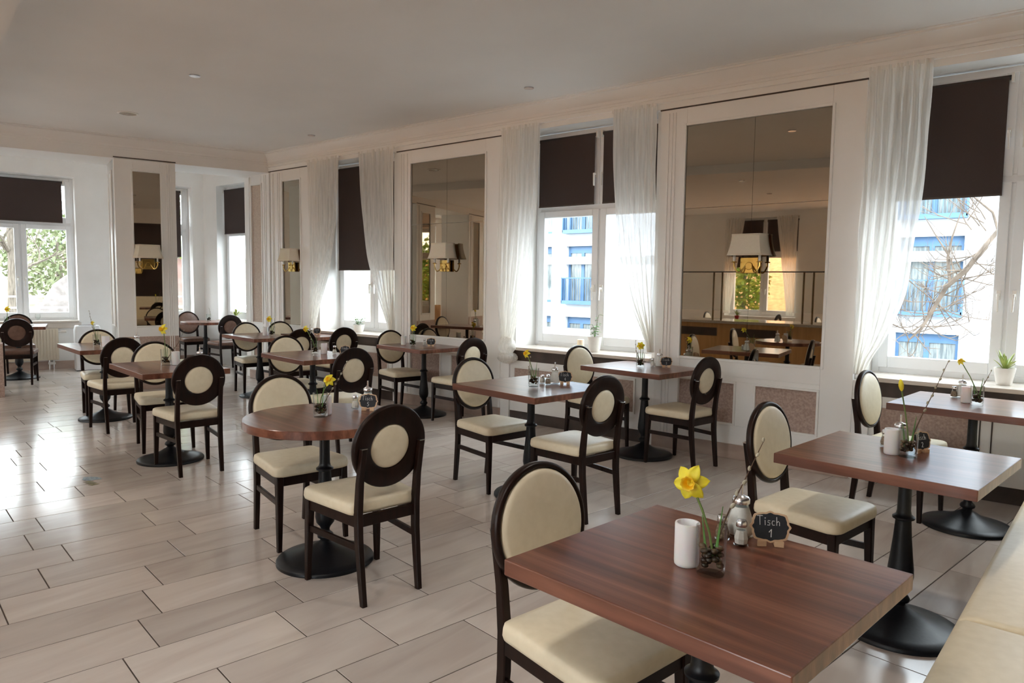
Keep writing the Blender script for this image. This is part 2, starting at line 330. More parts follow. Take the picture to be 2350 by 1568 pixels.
# end wall beside the camera and wall behind it
m=MB().box(.45,.85,-4.4,6.4,-.1,3.6); wn=struct(m.build('wall_end','brownwall',smooth=0))
MB().box(.443,.45,-4.3,5.84,2.88,3.25).build('wall_band','ceil',wn,smooth=0)
MB().box(.435,.45,-4.3,5.84,0,.12).build('skirting','plinth',wn,smooth=0)
ow=[(-12.2,.95),(-9.3,.95),(-5.8,.8),(-3.2,.95),(-1.0,.95)]  # all but the middle window are added to let in more daylight
m=MB().box(-15.4,.85,-4.62,-4.2,-.1,.8).box(-15.4,.85,-4.62,-4.2,3.0,3.6)
e=[-15.4]+[v for c,h in ow for v in (c-h,c+h)]+[.85]
for i in range(0,len(e),2): m.box(e[i],e[i+1],-4.62,-4.2,.8,3.0)
struct(m.build('wall_back','wall',smooth=0))
# ---------------------------------------------------------------- panels with mirrors
def flute(m,x,y,z0,z1,w=.010):
    m.box(x-w/2,x+w/2,y-.008,y,z0,z1)
mirrors=[]
def panel(n,x0,x1,mx0,mx1,fl=(),split=True,label='',fr=None,wide=False):
    """built in local coords: x along the wall, face at y=0, outward +y; fr=(x,y,rz)"""
    root=empty('trim_%d'%n,(fr[0],fr[1],0),fr[2]); struct(root)
    t=.05; z0=.845; z1=2.838; top=2.995; b=.125
    m=MB()
    m.box(x0,mx0,0,t,b,top).box(mx1,x1,0,t,b,top).box(mx0,mx1,0,t,z1,top).box(mx0,mx1,.0205,t,b,z0).box(mx0,mx1,0,.02,.70,z0)
    ins=[]
    w=mx1-mx0
    if w>.8: c=(mx0+mx1)/2; ins=[(mx0-.02,c-.075),(c+.075,mx1)]
    elif w>.3: ins=[(mx0,mx1)]
    else: ins=[(mx0,mx1)]
    zi0=.285; zi1=.66
    m.box(mx0,mx1,0,.02,b,zi0).box(mx0,mx1,0,.02,zi1,.70)
    if len(ins)==2: m.box(ins[0][1],ins[1][0],0,.02,zi0,zi1)
    m.build('panelling','white',root,smooth=0,bevel=.003)
    if wide: MB().box(x0,x1,-.003,.0,b,.70).build('wallpaper_inset','pink',root,smooth=0); ins=[]
    for a,c in ins:
        MB().box(a,c,.012,.019,zi0,zi1).build('wallpaper_inset','pink',root,smooth=0)
        r=MB()
        for q in ((a,c,zi0,zi0+.018),(a,c,zi1-.018,zi1)): r.box(q[0],q[1],-.012,.012,q[2],q[3])
        for q in ((a,a+.018),(c-.018,c)): r.box(q[0],q[1],-.012,.012,zi0+.018,zi1-.018)
        r.build('inset_moulding','white',root,smooth=0,bevel=.003)
    if fl:
        f=MB()
        for x in fl: flute(f,x,0,.145,top-.03)
        f.build('fluting','white',root,smooth=0,bevel=.003)
    MB().box(x0,x1,-.012,t,0,b).build('skirting','plinth',root,smooth=0,bevel=.003)
    MB().box(x0-.005,x1+.005,-.006,t,top,top+.012).build('gap_shadow_strip','slot',root,smooth=0)  # solid dark strip painted as the shaded gap above the panel
    if label=='':
        MB().box(mx0,mx1,.010,.018,z0,z1).build('wallpaper_inset','pinklight',root,smooth=0)
        f=MB(); k=.022
        f.box(mx0,mx1,-.012,0,z1,z1+k).box(mx0,mx1,-.012,0,z0-k,z0).box(mx0-k,mx0,-.012,0,z0-k,z1+k).box(mx1,mx1+k,-.012,0,z0-k,z1+k)
        f.build('inset_moulding','white',root,smooth=0,bevel=.004); return root
    # the mirror is a thing hung in the panel
    mo=empty('wall_mirror',(0,0,0)); mo.location=root.location; mo.rotation_euler=root.rotation_euler
    f=MB(); k=.022
    f.box(mx0,mx1,-.014,0,z1,z1+k).box(mx0,mx1,-.014,0,z0-k,z0).box(mx0-k,mx0,-.014,0,z0-k,z1+k).box(mx1,mx1+k,-.014,0,z0-k,z1+k)
    f.build('mirror_frame','white',mo,smooth=0,bevel=.004)
    cx=(mx0+mx1)/2; xs=[mx0,cx,mx1] if split else [mx0,mx1]; zs=[z0,2.13 if split else z1,z1] if split else [z0,z1]
    for i in range(len(xs)-1):
        for j in range(len(zs)-1):
            g=.0012; MB().box(xs[i]+g,xs[i+1]-g,.004,.018,zs[j]+g,zs[j+1]-g).build('mirror_glass','mirror',mo,smooth=0)
    tag(mo,label,'mirror')
    return root
panel(4,-9.80,-9.24,-9.70,-9.44,(-9.76,-9.73,-9.36,-9.32),False,'',(0,WY,0))
panel(5,-9.20,-8.28,-8.90,-8.49,(-9.15,-9.12,-9.02,-8.98),False,'narrow bronze mirror just right of the room corner, behind a wall lamp',(0,WY,0))
panel(6,-6.53,-4.90,-6.285,-5.13,(-6.45,-6.41,-6.35),True,'wide bronze mirror between the leftmost curtained window and the middle window',(0,WY,0))
panel(7,-3.07,-1.39,-2.82,-1.628,(-2.99,-2.955,-2.925),True,'largest mirror, between the middle window and the rightmost window',(0,WY,0))
# returns of the first panel towards the bay
# pillars on the beam line; local x runs along +BD
PA=math.atan2(BD.y,BD.x)
def pillar(n,t,labels):
    c=bp(t); root=None
    m=MB(); m.box(-.36,.36,.05,.70,0,2.985)
    o=struct(m.build('pillar_%d'%n,'white',smooth=0)); o.location=(c[0],c[1],0); o.rotation_euler=(0,0,PA)
    panel(10+n*3,-.36,.36,-.15,.17,(.25,.275,.30),False,labels[0],(c[0],c[1],PA),wide=True)
    # side face mirrors (towards the camera side)
    sx=Matrix.Rotation(PA,4,'Z')@Vector((-.36,.40,0)); 
    panel(11+n*3,-.30,.30,-.16,.16,(),False,labels[1],(c[0]+sx.x,c[1]+sx.y,PA-PI/2))
pillar(1,1.62,('tall mirror on the front face of the white pillar near the left window','sliver of mirror on the narrow side face of the white pillar'))
pillar(2,4.45,('mirror on the front of the second pillar, seen only in reflection','mirror on the side of the second pillar, seen only in reflection'))
pillar(3,6.7,('mirror on the front of the third pillar, seen only in reflection','mirror on the side of the third pillar, seen only in reflection'))
# ---------------------------------------------------------------- windows
def window(n,cx,cy,rz,hw,z0,z1,trans,sashes=2,mull_top=True,handle=True):
    """local x along wall, outward +y, centred on cx,cy"""
    root=empty('window_%d'%n,(cx,cy,0),rz); struct(root)
    f=MB(); d0,d1=-.035,.035; b=.055
    f.box(-hw+b,hw-b,d0,d1,z0,z0+b).box(-hw+b,hw-b,d0,d1,z1-b,z1).box(-hw,-hw+b,d0,d1,z0,z1).box(hw-b,hw,d0,d1,z0,z1)
    f.box(-hw+b,hw-b,d0,d1,trans-.03,trans+.03)
    f.box(-.022,.022,d0,d1,z0+b,trans-.03)
    if mull_top: f.box(-.022,.022,d0,d1,trans+.03,z1-b)
    f.build('window_frame','pvc',root,smooth=0,bevel=.006)
    def sash(x0,x1,a,c,hs):
        s=MB(); w=.07; e0,e1=-.052,.02
        s.box(x0+w,x1-w,e0,e1,a,a+w+.02).box(x0+w,x1-w,e0,e1,c-w,c).box(x0,x0+w,e0,e1,a,c).box(x1-w,x1,e0,e1,a,c)
        so=s.build('sash','pvc',root,smooth=0,bevel=.006)
        MB().box(x0+w-.01,x1-w+.01,-.018,-.010,a+w,c-w+.01).build('pane','pane',so,smooth=0)
        if hs:
            hx=x1-.035 if hs>0 else x0+.035; hz=a+(c-a)*.42
            h=MB(); h.box(hx-.014,hx+.014,e0-.012,e0,hz-.035,hz+.035).box(hx-.009,hx+.009,e0-.045,e0-.01,hz-.01,hz+.01)
            h.bar((hx,e0-.045,hz+.008),(hx+.004*hs,e0-.045,hz-.12),.02,.012)
            h.build('window_handle','porcelain',so,smooth=0,bevel=.003)
    for a,c,t in ((z0+b-.01,trans-.02,0),(trans+.02,z1-b+.01,1)):
        if t==0 or mull_top:
            sash(-hw+b-.01,-.012,a,c,1 if handle else 0); sash(.012,hw-b+.01,a,c,-1 if handle else 0)
        else: sash(-hw+b-.01,hw-b+.01,a,c,0)
    return root
def blind(cx,cy,rz,x0,x1,z0,z1,y,label):
    root=empty('roller_blind',(cx,cy,0),rz)
    m=MB(); n=6
    m.box(x0,x1,y-.001,y+.001,z0+.012,z1).build('blind_fabric','blind',root,smooth=0)
    MB().bar((x0,y,z0+.006),(x1,y,z0+.006),.01,.014).build('bottom_bar','slot',root,smooth=0)
    MB().tube([(x0-.012,y+.016,z1-.01),(x1+.012,y+.016,z1-.01)],.018,12).build('roller_tube','black',root)
    b=MB(); b.box(x0-.03,x0-.012,y-.01,y+.045,z1-.045,z1+.02).box(x1+.012,x1+.03,y-.01,y+.045,z1-.045,z1+.02); b.build('bracket','porcelain',root,smooth=0,bevel=.003)
    tag(root,label,'roller blind','brown roller blinds'); return root
ZB=.80
GY=6.27
for i,(c,h) in enumerate(wins): window(i+1,c,GY,0,h,.795,3.035,2.25)
blind(-7.40,GY,0,-.70,-.03,1.61,2.98,-.085,'brown roller blind pulled lowest, over the left half of the leftmost curtained window')
blind(-7.40,GY,0,.04,.70,1.61,2.98,-.085,'brown roller blind mostly hidden by the curtain right of the leftmost curtained window')
blind(-3.93,GY,0,-.735,-.045,2.27,2.975,-.085,'wide brown roller blind over the left top pane of the middle window')
blind(-3.93,GY,0,.055,.735,2.27,2.975,-.085,'brown roller blind on the right of the middle window, mostly behind its curtain')
blind(-.49,GY,0,-.79,-.065,2.13,2.96,-.085,'brown roller blind on the rightmost window beside the long curtain')
window(4,-11.02,6.66,0,.80,.78,3.05,2.3)
blind(-11.02,6.66,0,-.76,-.03,2.25,3.0,-.085,'lighter brown roller blind on the bay window left of the room corner')
for k,(c,h) in enumerate(fw):
    p=far(c,.33); window(5+k,p[0],p[1],FARA,h,.765,3.055,2.32,mull_top=(k==3))
p=far(-.345,.33); blind(p[0],p[1],FARA,-.66,.575,2.34,3.0,-.085,'dark brown roller blind on the big window at the far left edge')
p=far(1.53,.33); blind(p[0],p[1],FARA,-.5,.47,1.85,3.0,-.085,'brown roller blind seen as a thin strip just right of the white pillar')
for k,(c,h) in enumerate(ow):
    window(9+k,c,-4.5,PI,h,.8,3.0,2.2)
blind(-5.8,-4.5,PI,-.72,-.05,2.25,2.95,-.085,'brown roller blind on the back window, seen only in the largest mirror, left one')
blind(-5.8,-4.5,PI,.05,.72,1.9,2.95,-.085,'brown roller blind on the back window, seen only in the largest mirror, right one')
# sills, slots, dado panels under the windows
def sill(n,x0,x1,y0,y1,z,rz=0,o=(0,0)):
    m=MB().box(x0,x1,y0,y1,z-.032,z).build('trim_%d'%n,'sill',smooth=0,bevel=.004); m.location=(o[0],o[1],0); m.rotation_euler=(0,0,rz); return struct(m)
spans=[(-8.28,-6.53),(-4.90,-3.07),(-1.39,.45)]
for i,((a,b),(c,h)) in enumerate(zip(spans,wins)):
    s_=sill(20+i,c-h+.005,c+h-.005,5.90,GY-.03,ZB); sill(23+i,a+.06,b-.03,5.80,5.90,ZB)
    g=MB().box(a+.1,b-.08,5.855,5.879,.655,.765); sg=struct(g.build('trim_%d'%(26+i),'slot',smooth=0))
    d=MB(); x0,x1=a+.14,b-.10; 
    if i==2: ins=[(x0+.03,x0+.62)]
    elif i==1: ins=[(x0+.07,x0+.75),(x0+.85,x1-.1)]
    else: ins=[(x0+.07,x1-.07)]
    d.box(x0,x1,5.845,5.879,.12,.655)
    dp=struct(d.build('trim_%d'%(30+i),'white',smooth=0,bevel=.003))
    for u,v in ins:
        MB().box(u,v,5.836,5.846,.28,.58).build('wallpaper_inset','pink',dp,smooth=0)
        r=MB(); 
        for q in ((u-.015,v+.015,.265,.283),(u-.015,v+.015,.577,.595)): r.box(q[0],q[1],5.828,5.846,q[2],q[3])
        for q in ((u-.015,u),(v,v+.015)): r.box(q[0],q[1],5.828,5.846,.283,.577)
        r.build('inset_moulding','white',dp,smooth=0)
    MB().box(a,b,5.872,5.8795,0,.12).build('toe_recess','slot',dp,smooth=0)
    pl=MB(); pl.box(a,a+.12,5.85,5.88,.0,.765); pl.box(b-.09,b,5.85,5.88,0,.765); pl.build('end_post','white',dp,smooth=0,bevel=.003)
    if i==2:
        v=MB()
        for x in (-.56,-.49): v.box(x-.004,x+.004,5.838,5.846,.13,.65)
        v.build('slat_gap','slot',dp,smooth=0)
sill(33,-11.80,-10.26,6.40,6.63,.775)
p=far(-.345,0); sill(34,-.73,.73,-.05,.30,.775,FARA,(p[0],p[1]))
m=MB().box(-.76,.76,-.035,0,.655,.742).build('trim_35','sill',smooth=0,bevel=.004); m.location=(p[0],p[1],0); m.rotation_euler=(0,0,FARA); struct(m)
p=far(1.53,0); sill(36,-.605,.605,-.04,.30,.775,FARA,(p[0],p[1]))
# ---------------------------------------------------------------- sheer curtains
def interp(pts,z):   # pts: (z,x) descending z
    if z>=pts[0][0]: return pts[0][1]
    for (z0,x0),(z1,x1) in zip(pts,pts[1:]):
        if z>=z1:
            t=(z0-z)/(z0-z1); return x0+(x1-x0)*t
    return pts[-1][1]
def curtain(L,R,zt,zb,label,seed,knot=None,ox=0,oy=5.765,rz=0,folds=7):
    r=random.Random(seed); nz=60; nu=110; ph=r.random()*6; ph2=r.random()*6
    m=MB(); rows=[]
    w0=abs(interp(R,zt)-interp(L,zt))
    for j in range(nz+1):
        z=zt+(zb-zt)*j/nz; a=sum(interp(L,z+d) for d in (-.08,0,.08))/3; b=sum(interp(R,z+d) for d in (-.08,0,.08))/3
        w=max(b-a,.05); amp=.012+.014*(1-min(1,w/w0)); row=[]
        for i in range(nu+1):
            u=i/nu; y=amp*math.sin(2*PI*folds*u+ph+.5*math.sin(3*u+z))+.35*amp*math.sin(2*PI*(folds*2.3)*u+ph2+z*1.3)
            row.append((a+(b-a)*u+.004*math.sin(9*z+20*u),y,z))
        rows.append(row)
    m.loft(rows,False,False,closed=False)
    o=m.build('curtain','sheer',smooth=180); o.location=(ox,oy,0); o.rotation_euler=(0,0,rz)
    hd=MB()
    a=interp(L,zt); b=interp(R,zt); n=40
    hd.loft([[(a+(b-a)*i/n,.012*math.sin(i*1.9),z) for i in range(n+1)] for z in (zt-.03,zt-.015,zt)],False,False,closed=False)
    hd.build('heading_tape','white',o,smooth=180)
    if knot:
        kx,kz=knot; k=MB()
        for (rx,rz_,zz,oxx) in ((.10,.10,kz+.02,0),(.115,.065,kz-.10,.01)):
            rings=[]
            for q in range(13):
                t=PI*q/12; rings.append([(kx+oxx+math.cos(f)*rx*math.sin(t)*(1+.14*math.sin(5*f+q)),math.sin(f)*rx*.75*math.sin(t)*(1+.14*math.cos(6*f)),zz+rz_*math.cos(t)) for f in [2*PI*e/24 for e in range(24)]])
            k.loft(rings)
        k.build('curtain_knot','sheer',o,smooth=180)
    tag(o,label,'curtain','sheer white curtains'); return o
curtain([(3.07,-8.24),(1.95,-8.20),(.9,-8.19)],[(3.07,-7.55),(2.2,-7.62),(1.6,-7.76),(1.15,-7.97),(.85,-8.09)],3.055,.80,'sheer white curtain left of the leftmost curtained window, swept towards the room corner',1)
curtain([(3.07,-7.15),(2.36,-7.10),(1.71,-6.99),(1.28,-6.81),(1.0,-6.62),(.85,-6.56)],[(3.07,-6.50),(.8,-6.50)],3.055,.82,'sheer white curtain right of the leftmost curtained window, beside the wide bronze mirror',2)
curtain([(3.07,-4.865),(2.15,-4.90),(1.69,-4.91),(1.23,-4.875),(.96,-4.82),(.85,-4.81)],[(3.07,-4.365),(2.34,-4.38),(1.73,-4.44),(1.33,-4.53),(.92,-4.66),(.85,-4.68)],3.055,.84,'sheer white curtain with a knotted bottom, left side of the middle window',3,knot=(-4.745,.79))
curtain([(3.07,-3.53),(2.28,-3.495),(1.72,-3.42),(1.32,-3.305),(.97,-3.12),(.88,-3.09)],[(3.07,-3.08),(.8,-3.045)],3.055,.86,'sheer white curtain on the right side of the middle window, beside the largest mirror',4)
curtain([(3.07,-1.37),(2.3,-1.375),(1.6,-1.385),(.8,-1.37)],[(3.07,-.96),(2.4,-.965),(1.96,-.995),(1.41,-1.05),(1.06,-1.17),(.88,-1.30)],3.055,.82,'longest sheer curtain, at the left side of the rightmost window',5)
for i,(x0,x1,s) in enumerate(((-6.6,-6.15,1),(-5.45,-5.0,-1))):
    mid=(x0+x1)/2
    L=[(3.0,x0),(1.0,x0 if s>0 else x1-.18)]; R=[(3.0,x1),(1.0,x0+.18 if s>0 else x1)]
    curtain(L,R,3.0,.85,('sheer curtain on the back window, left one in the largest mirror','sheer curtain on the back window, right one in the largest mirror')[i],9+i,ox=0,oy=-4.1)
# ---------------------------------------------------------------- wall lamps in front of the mirrors
def lamp_proto():
    root=empty('wall_lamp')
    b=MB().box(-.075,.075,-.022,.004,-.16,-.03); b.tube([(0,-.03,-.10),(0,-.022,-.10)],.032,20)
    b.build('back_plate','brass',root,bevel=.004)
    for s in (-1,1):
        a=MB(); pts=[]
        for k in range(15):
            t=k/14; ang=PI*t*1.0; pts.append((s*(.03+.075*t+.0*math.sin(ang)),-.03-.045*math.sin(PI*t*.6),-.10-.055*math.sin(PI*t)))
        e=pts[-1]; pts.append((e[0],e[1],-.03)); a.tube(pts,.0065,8)
        ar=a.build('lamp_arm','brass',root)
        c=MB().lathe([(0,-.075),(.022,-.072),(.024,-.066),(.010,-.062),(.010,-.055),(0,-.055)],16,e[0],e[1]); c.build('drip_cup','brass',ar)
        d=MB().lathe([(.0105,-.06),(.0105,.03),(.007,.035),(0,.035)],14,e[0],e[1]); d.build('candle_tube','porcelain',ar)
    # half-octagon shade, flared downwards
    def outline(k): return [(-k,.0),(-k*1.0,-.035*k/.14),(-k*.78,-.13*k/.165),(k*.78,-.13*k/.165),(k,-.035*k/.14),(k,0)]
    rings=[]
    for t in [i/8 for i in range(9)]:
        k=.145+.035*t**1.8; rings.append([(x,y-.008,.155-.17*t) for x,y in outline(k)])
    sh=MB().loft(rings,False,False,closed=False)
    o=sh.build('lamp_shade','shade',root,smooth=25); so=o.modifiers.new('solid','SOLIDIFY'); so.thickness=.003
    tr=MB()
    for t in (0,1):
        k=.145+.035*t; z=.155-.17*t; pts=[(x,y-.008,z) for x,y in outline(k)]; tr.tube(pts,.0028,6)
    tr.build('shade_trim','shade',o)
    return root
L0=lamp_proto()
lamps=[((-2.215,WY-.014,1.73),0,'wall lamp with pleatless cream shade on the largest mirror'),
 ((-5.70,WY-.014,1.745),0,'wall lamp with cream shade on the wide mirror between the two left curtained windows'),
 ((-8.66,WY-.014,1.745),0,'wall lamp with cream shade on the narrow mirror by the room corner')]
c=bp(1.62,.016); lamps.append(((c[0],c[1],1.745),PA,'wall lamp with cream shade on the front mirror of the white pillar'))
lamps.append(((.43,2.8,1.75),-PI/2,'wall lamp on the dark brown end wall, seen only in the pillar mirror'))
for i,(p,r,l) in enumerate(lamps):
    o=L0 if i==0 else copy_tree(L0)
    o.location=p; o.rotation_euler=(0,0,r); tag(o,l,'wall lamp','brass wall lamps with cream shades')
# ---------------------------------------------------------------- chairs
def rpoly(pts,rad,n=5):
    out=[]; N=len(pts)
    for i in range(N):
        p=Vector(pts[i]); a=(Vector(pts[i-1])-p); b=(Vector(pts[(i+1)%N])-p); r=rad[i] if isinstance(rad,(list,tuple)) else rad
        a.normalize(); b.normalize(); s=p+a*r; e=p+b*r
        for k in range(n+1):
            t=k/n; q=s*(1-t)**2+p*2*t*(1-t)+e*t*t; out.append((q.x,q.y))
    return out
TILT=math.radians(-8)
def chair_proto(leather):
    root=empty('dining_chair')
    base=[(.235,-.225),(.235,.225),(-.185,.185),(-.185,-.185)]
    def ins(d): return rpoly([((x-d) if x>0 else (x+d),(y-d) if y>0 else (y+d)) for x,y in base],[.06,.06,.03,.03])
    rings=[]
    for d,z in ((.012,.408),(.003,.413),(0,.425),(.001,.445),(.004,.459),(.013,.466),(.035,.470),(.10,.473)):
        rings.append([(x,y,z) for x,y in ins(d)])
    MB().loft(rings).build('seat_cushion',leather,root,smooth=60)
    f=MB(); f.bar((.20,-.178,.382),(.20,.178,.382),.024,.052).bar((-.19,-.145,.382),(-.19,.145,.382),.024,.052)
    f.bar((-.19,-.155,.382),(.20,-.188,.382),.024,.052).bar((-.19,.155,.382),(.20,.188,.382),.024,.052)
    f.build('seat_frame','dark',root,smooth=0,bevel=.003)
    for s in (-1,1):
        MB().sweep([(.212,s*.197,0),(.206,s*.192,.2),(.20,s*.188,.41)],[.012,.016,.020],[.012,.016,.020]).build('leg','dark',root)
        g=MB().sweep([(-.228,s*.150,0),(-.212,s*.152,.14),(-.196,s*.154,.30),(-.194,s*.155,.42),(-.208,s*.155,.56),(-.240,s*.155,.722)],[.014,.017,.019,.019,.016,.0125],[.013,.014,.015,.0155,.015,.014]).build('leg','dark',root)
        MB().box(-.2525,-.2275,s*.155-.0142,s*.155+.0142,.7222,.7265).build('metal_cap','silver',g,smooth=0)
    for s in (-1,1):
        MB().bar((-.20,s*.154,.262),(.205,s*.192,.262),.016,.030).build('stretcher','dark',root,smooth=0,bevel=.002)
    mx=Matrix.Translation((-.207,0,.712))@Matrix.Rotation(TILT,4,'Y')
    hw,hh=.193,.196; n=56
    def oval(prof,loop,c0=False,c1=False):
        rings=[[(d,hw*r*math.cos(2*PI*i/n),hh*r*math.sin(2*PI*i/n)) for i in range(n)] for r,d in prof]
        return MB().loft(rings,c0,c1,loop=loop).tf(mx)
    oval([(.90,0),(.90,.012),(.93,.017),(.965,.016),(.99,.012),(1,.005),(1,-.008),(.985,-.0145),(.96,-.016),(.58,-.016),(.54,-.012),(.54,0)],True).build('backrest_frame','dark',root,smooth=50)
    oval([(.897,.001),(.89,.012),(.86,.020),(.80,.024),(.6,.028),(.3,.030),(.02,.0305)],False,True,True).build('back_cushion',leather,root,smooth=60)
    oval([(.538,-.001),(.52,-.010),(.46,-.015),(.3,-.018),(.02,-.019)],False,True,True).build('rear_pad',leather,root,smooth=60)
    return root
CH=chair_proto('cream'); CB=chair_proto('brownleather')
chairs=[
 (-1.095,1.722,-9,'cream oval-back chair in the foreground, left of the nearest square table'),
 (-.974,3.413,-9,'cream oval-back chair at the left side of the second square table from the right bench'),
 (-.945,5.24,-9,'cream oval-back chair left of the table under the rightmost window'),
 (-2.56,5.39,170,'chair seen from behind, in front of the largest mirror'),
 (-3.42,5.42,-10,'cream chair under the middle window, left of the table by the largest mirror'),
 (-3.36,3.915,-9,'cream chair on the left of the square table before the middle window'),
 (-2.53,3.80,170,'brown-backed chair on the right of the square table before the middle window'),
 (-3.50,2.365,-10,'cream chair behind the round table, on its left'),
 (-2.675,2.19,172,'brown-backed chair in front of the round table, nearest chair seen from behind'),
 (-6.09,5.50,-10,'cream chair left of the table under the wide bronze mirror'),
 (-5.13,5.46,170,'brown-backed chair right of the table under the wide bronze mirror'),
 (-6.12,4.13,-10,'cream chair left of the square table behind the round table'),
 (-5.03,3.86,170,'brown-backed chair right of the square table behind the round table'),
 (-8.46,5.08,-10,'cream chair at the far table nearest the room corner, left side'),
 (-7.32,4.92,170,'brown-backed chair right of the far table nearest the room corner'),
 (-8.42,5.56,-10,'cream chair half hidden below the narrow corner mirror'),
 (-7.28,5.50,170,'brown-backed chair below the leftmost curtained window'),
 (-8.18,3.15,-10,'cream chair left of the leftmost square table, before the white pillar'),
 (-7.33,2.95,172,'brown-backed chair right of the leftmost square table, before the white pillar'),
 (-6.26,2.88,-12,'cream chair left of the square table between the pillar and the round table'),
 (-5.36,2.68,171,'brown-backed chair right of the square table between the pillar and the round table')]
for i,(x,y,a,l) in enumerate(chairs):
    o=CH if i==0 else copy_tree(CH); o.location=(x,y,0); o.rotation_euler=(0,0,math.radians(a)); tag(o,l,'chair','cream and dark wood dining chairs')
bch=[(-11.42,3.33,160,'brown leather chair seen from behind at the far left window table'),
 (-12.42,3.62,-18,'brown leather chair at the far left edge, beyond its table by the window'),
 (-11.98,6.06,-8,'chair with shiny mauve-brown oval back in the bay, left of the bay table'),
 (-10.90,6.06,172,'brown leather chair seen from behind in the bay, right of the bay table')]
for i,(x,y,a,l) in enumerate(bch):
    o=CB if i==0 else copy_tree(CB); o.location=(x,y,0); o.rotation_euler=(0,0,math.radians(a)); tag(o,l,'chair','brown leather dining chairs')
# ---------------------------------------------------------------- tables
TZ=.765
ped=[(.25,0),(.25,.012),(.243,.020),(.20,.030),(.13,.050),(.075,.075),(.050,.092),(.034,.100),(.026,.108),(.027,.116),(.040,.124),(.042,.135),(.036,.146),(.024,.156),(.022,.168),(.028,.182),(.046,.205),(.052,.235),(.050,.27),(.043,.33),(.036,.40),(.031,.47),(.031,.478),(.043,.484),(.044,.492),(.036,.498),(.030,.504),(.027,.52),(.026,.60),(.026,.716),(.026,.717)]
pm=None
def table(x,y,rz,sx,sy,label,rnd=False,base=None):
    global pm
    root=empty('dining_table',(x,y,0),math.radians(rz))
    m=MB()
    if rnd: m.lathe([(sx-.003,TZ-.042),(sx,TZ-.039),(sx,TZ-.003),(sx-.003,TZ)],96); t=m.build('tabletop','wood',root,smooth=30)
    else: m.box(-sx/2,sx/2,-sy/2,sy/2,TZ-.042,TZ); t=m.build('tabletop','wood',root,smooth=0,bevel=.003)
    if pm is None:
        p=MB().lathe(ped,48); pm=p.mesh('pedestal','iron',50)
        p2=MB(); p2.bar((-.17,0,TZ-.046),(.17,0,TZ-.046),.04,.006).bar((0,-.17,TZ-.0462),(0,.17,TZ-.0462),.04,.006).lathe([(.07,TZ-.052),(.07,TZ-.047)],24)
        table.sp=p2.mesh('top_bracket','iron',0)
    o=bpy.data.objects.new('pedestal',pm); COL.objects.link(o); o.parent=root
    o2=bpy.data.objects.new('top_bracket',table.sp); COL.objects.link(o2); o2.parent=root
    if base: 
        v=Matrix.Rotation(-math.radians(rz),4,'Z')@Vector((base[0]-x,base[1]-y,0)); o.location=v; o2.location=v
    tag(root,label,'table','round walnut tables' if rnd else 'square walnut tables on black pedestals'); return root
T={}
T[1]=table(-.71,1.652,-6.5,.745,.675,'nearest square walnut table, with the Tisch 1 sign')
T[2]=table(-.60,3.305,-6.5,.74,.70,'square walnut table in the middle right, behind the nearest table',base=(-.575,3.38))
T[3]=table(-.53,5.14,-5,.78,.72,'walnut table under the rightmost window, cut by the right edge')
T[4]=table(-2.96,5.42,-8,.82,.66,'square walnut table before the right end of the middle window',base=(-2.945,5.45))
T[5]=table(-2.965,3.875,-8,.81,.74,'square walnut table in the centre, before the middle window')
T[6]=table(-3.056,2.235,-6,.402,.402,'round walnut table in the middle of the room',True)
T[7]=table(-5.72,5.455,-8,.82,.60,'walnut table under the wide bronze mirror',base=(-5.69,5.48))
T[8]=table(-5.70,4.04,-8,.88,.62,'square walnut table in the second row behind the round table')
T[9]=table(-8.14,4.98,-8,1.0,.56,'walnut table nearest the room corner')
T[10]=table(-7.85,5.57,-3,.86,.42,'walnut table below the leftmost curtained window')
T[11]=table(-7.94,3.07,-8,1.0,.64,'leftmost square walnut table, before the white pillar')
T[12]=table(-5.74,2.70,-8,.90,.64,'square walnut table between the pillar and the round table')
T[13]=table(-12.0,3.50,-20,.80,.70,'walnut table by the big window at the far left')
T[14]=table(-11.46,6.02,0,.38,.38,'round table in the bay beyond the white pillar',True)
# ---------------------------------------------------------------- things on the tables
def pt(m,mx,start): m.tf(mx,start)
def vase(x,y,z,label,h=.125,r=.037):
    o=empty('glass_vase',(x,y,z))
    MB().lathe([(0,0),(r*.88,0),(r*.92,.003),(r*.96,.02),(r,h),(r-.0025,h),(r*.90,.022),(r*.80,.014),(0,.012)],28).build('glass_body','glass',o,smooth=50)
    rn=random.Random(int((x+20)*1000)); p=MB()
    for k in range(34):
        a=rn.random()*6.28; q=rn.random()**.5*(r-.013); cz=.022+.0013*k+rn.random()*.004; s=.006+rn.random()*.0035
        rings=[]
        for i in range(7):
            t=PI*i/6; rings.append([(q*math.cos(a)+s*1.2*math.sin(t)*math.cos(f),q*math.sin(a)+s*math.sin(t)*math.sin(f),cz+s*.8*math.cos(t)) for f in [2*PI*e/8 for e in range(8)]])
        p.loft(rings)
    p.build('pebbles','pebble',o,smooth=60)
    tag(o,label,'vase','glass vases with brown pebbles'); return o
def headmat(d):
    d=Vector(d).normalized(); return d.to_track_quat('Z','Y').to_matrix().to_4x4()
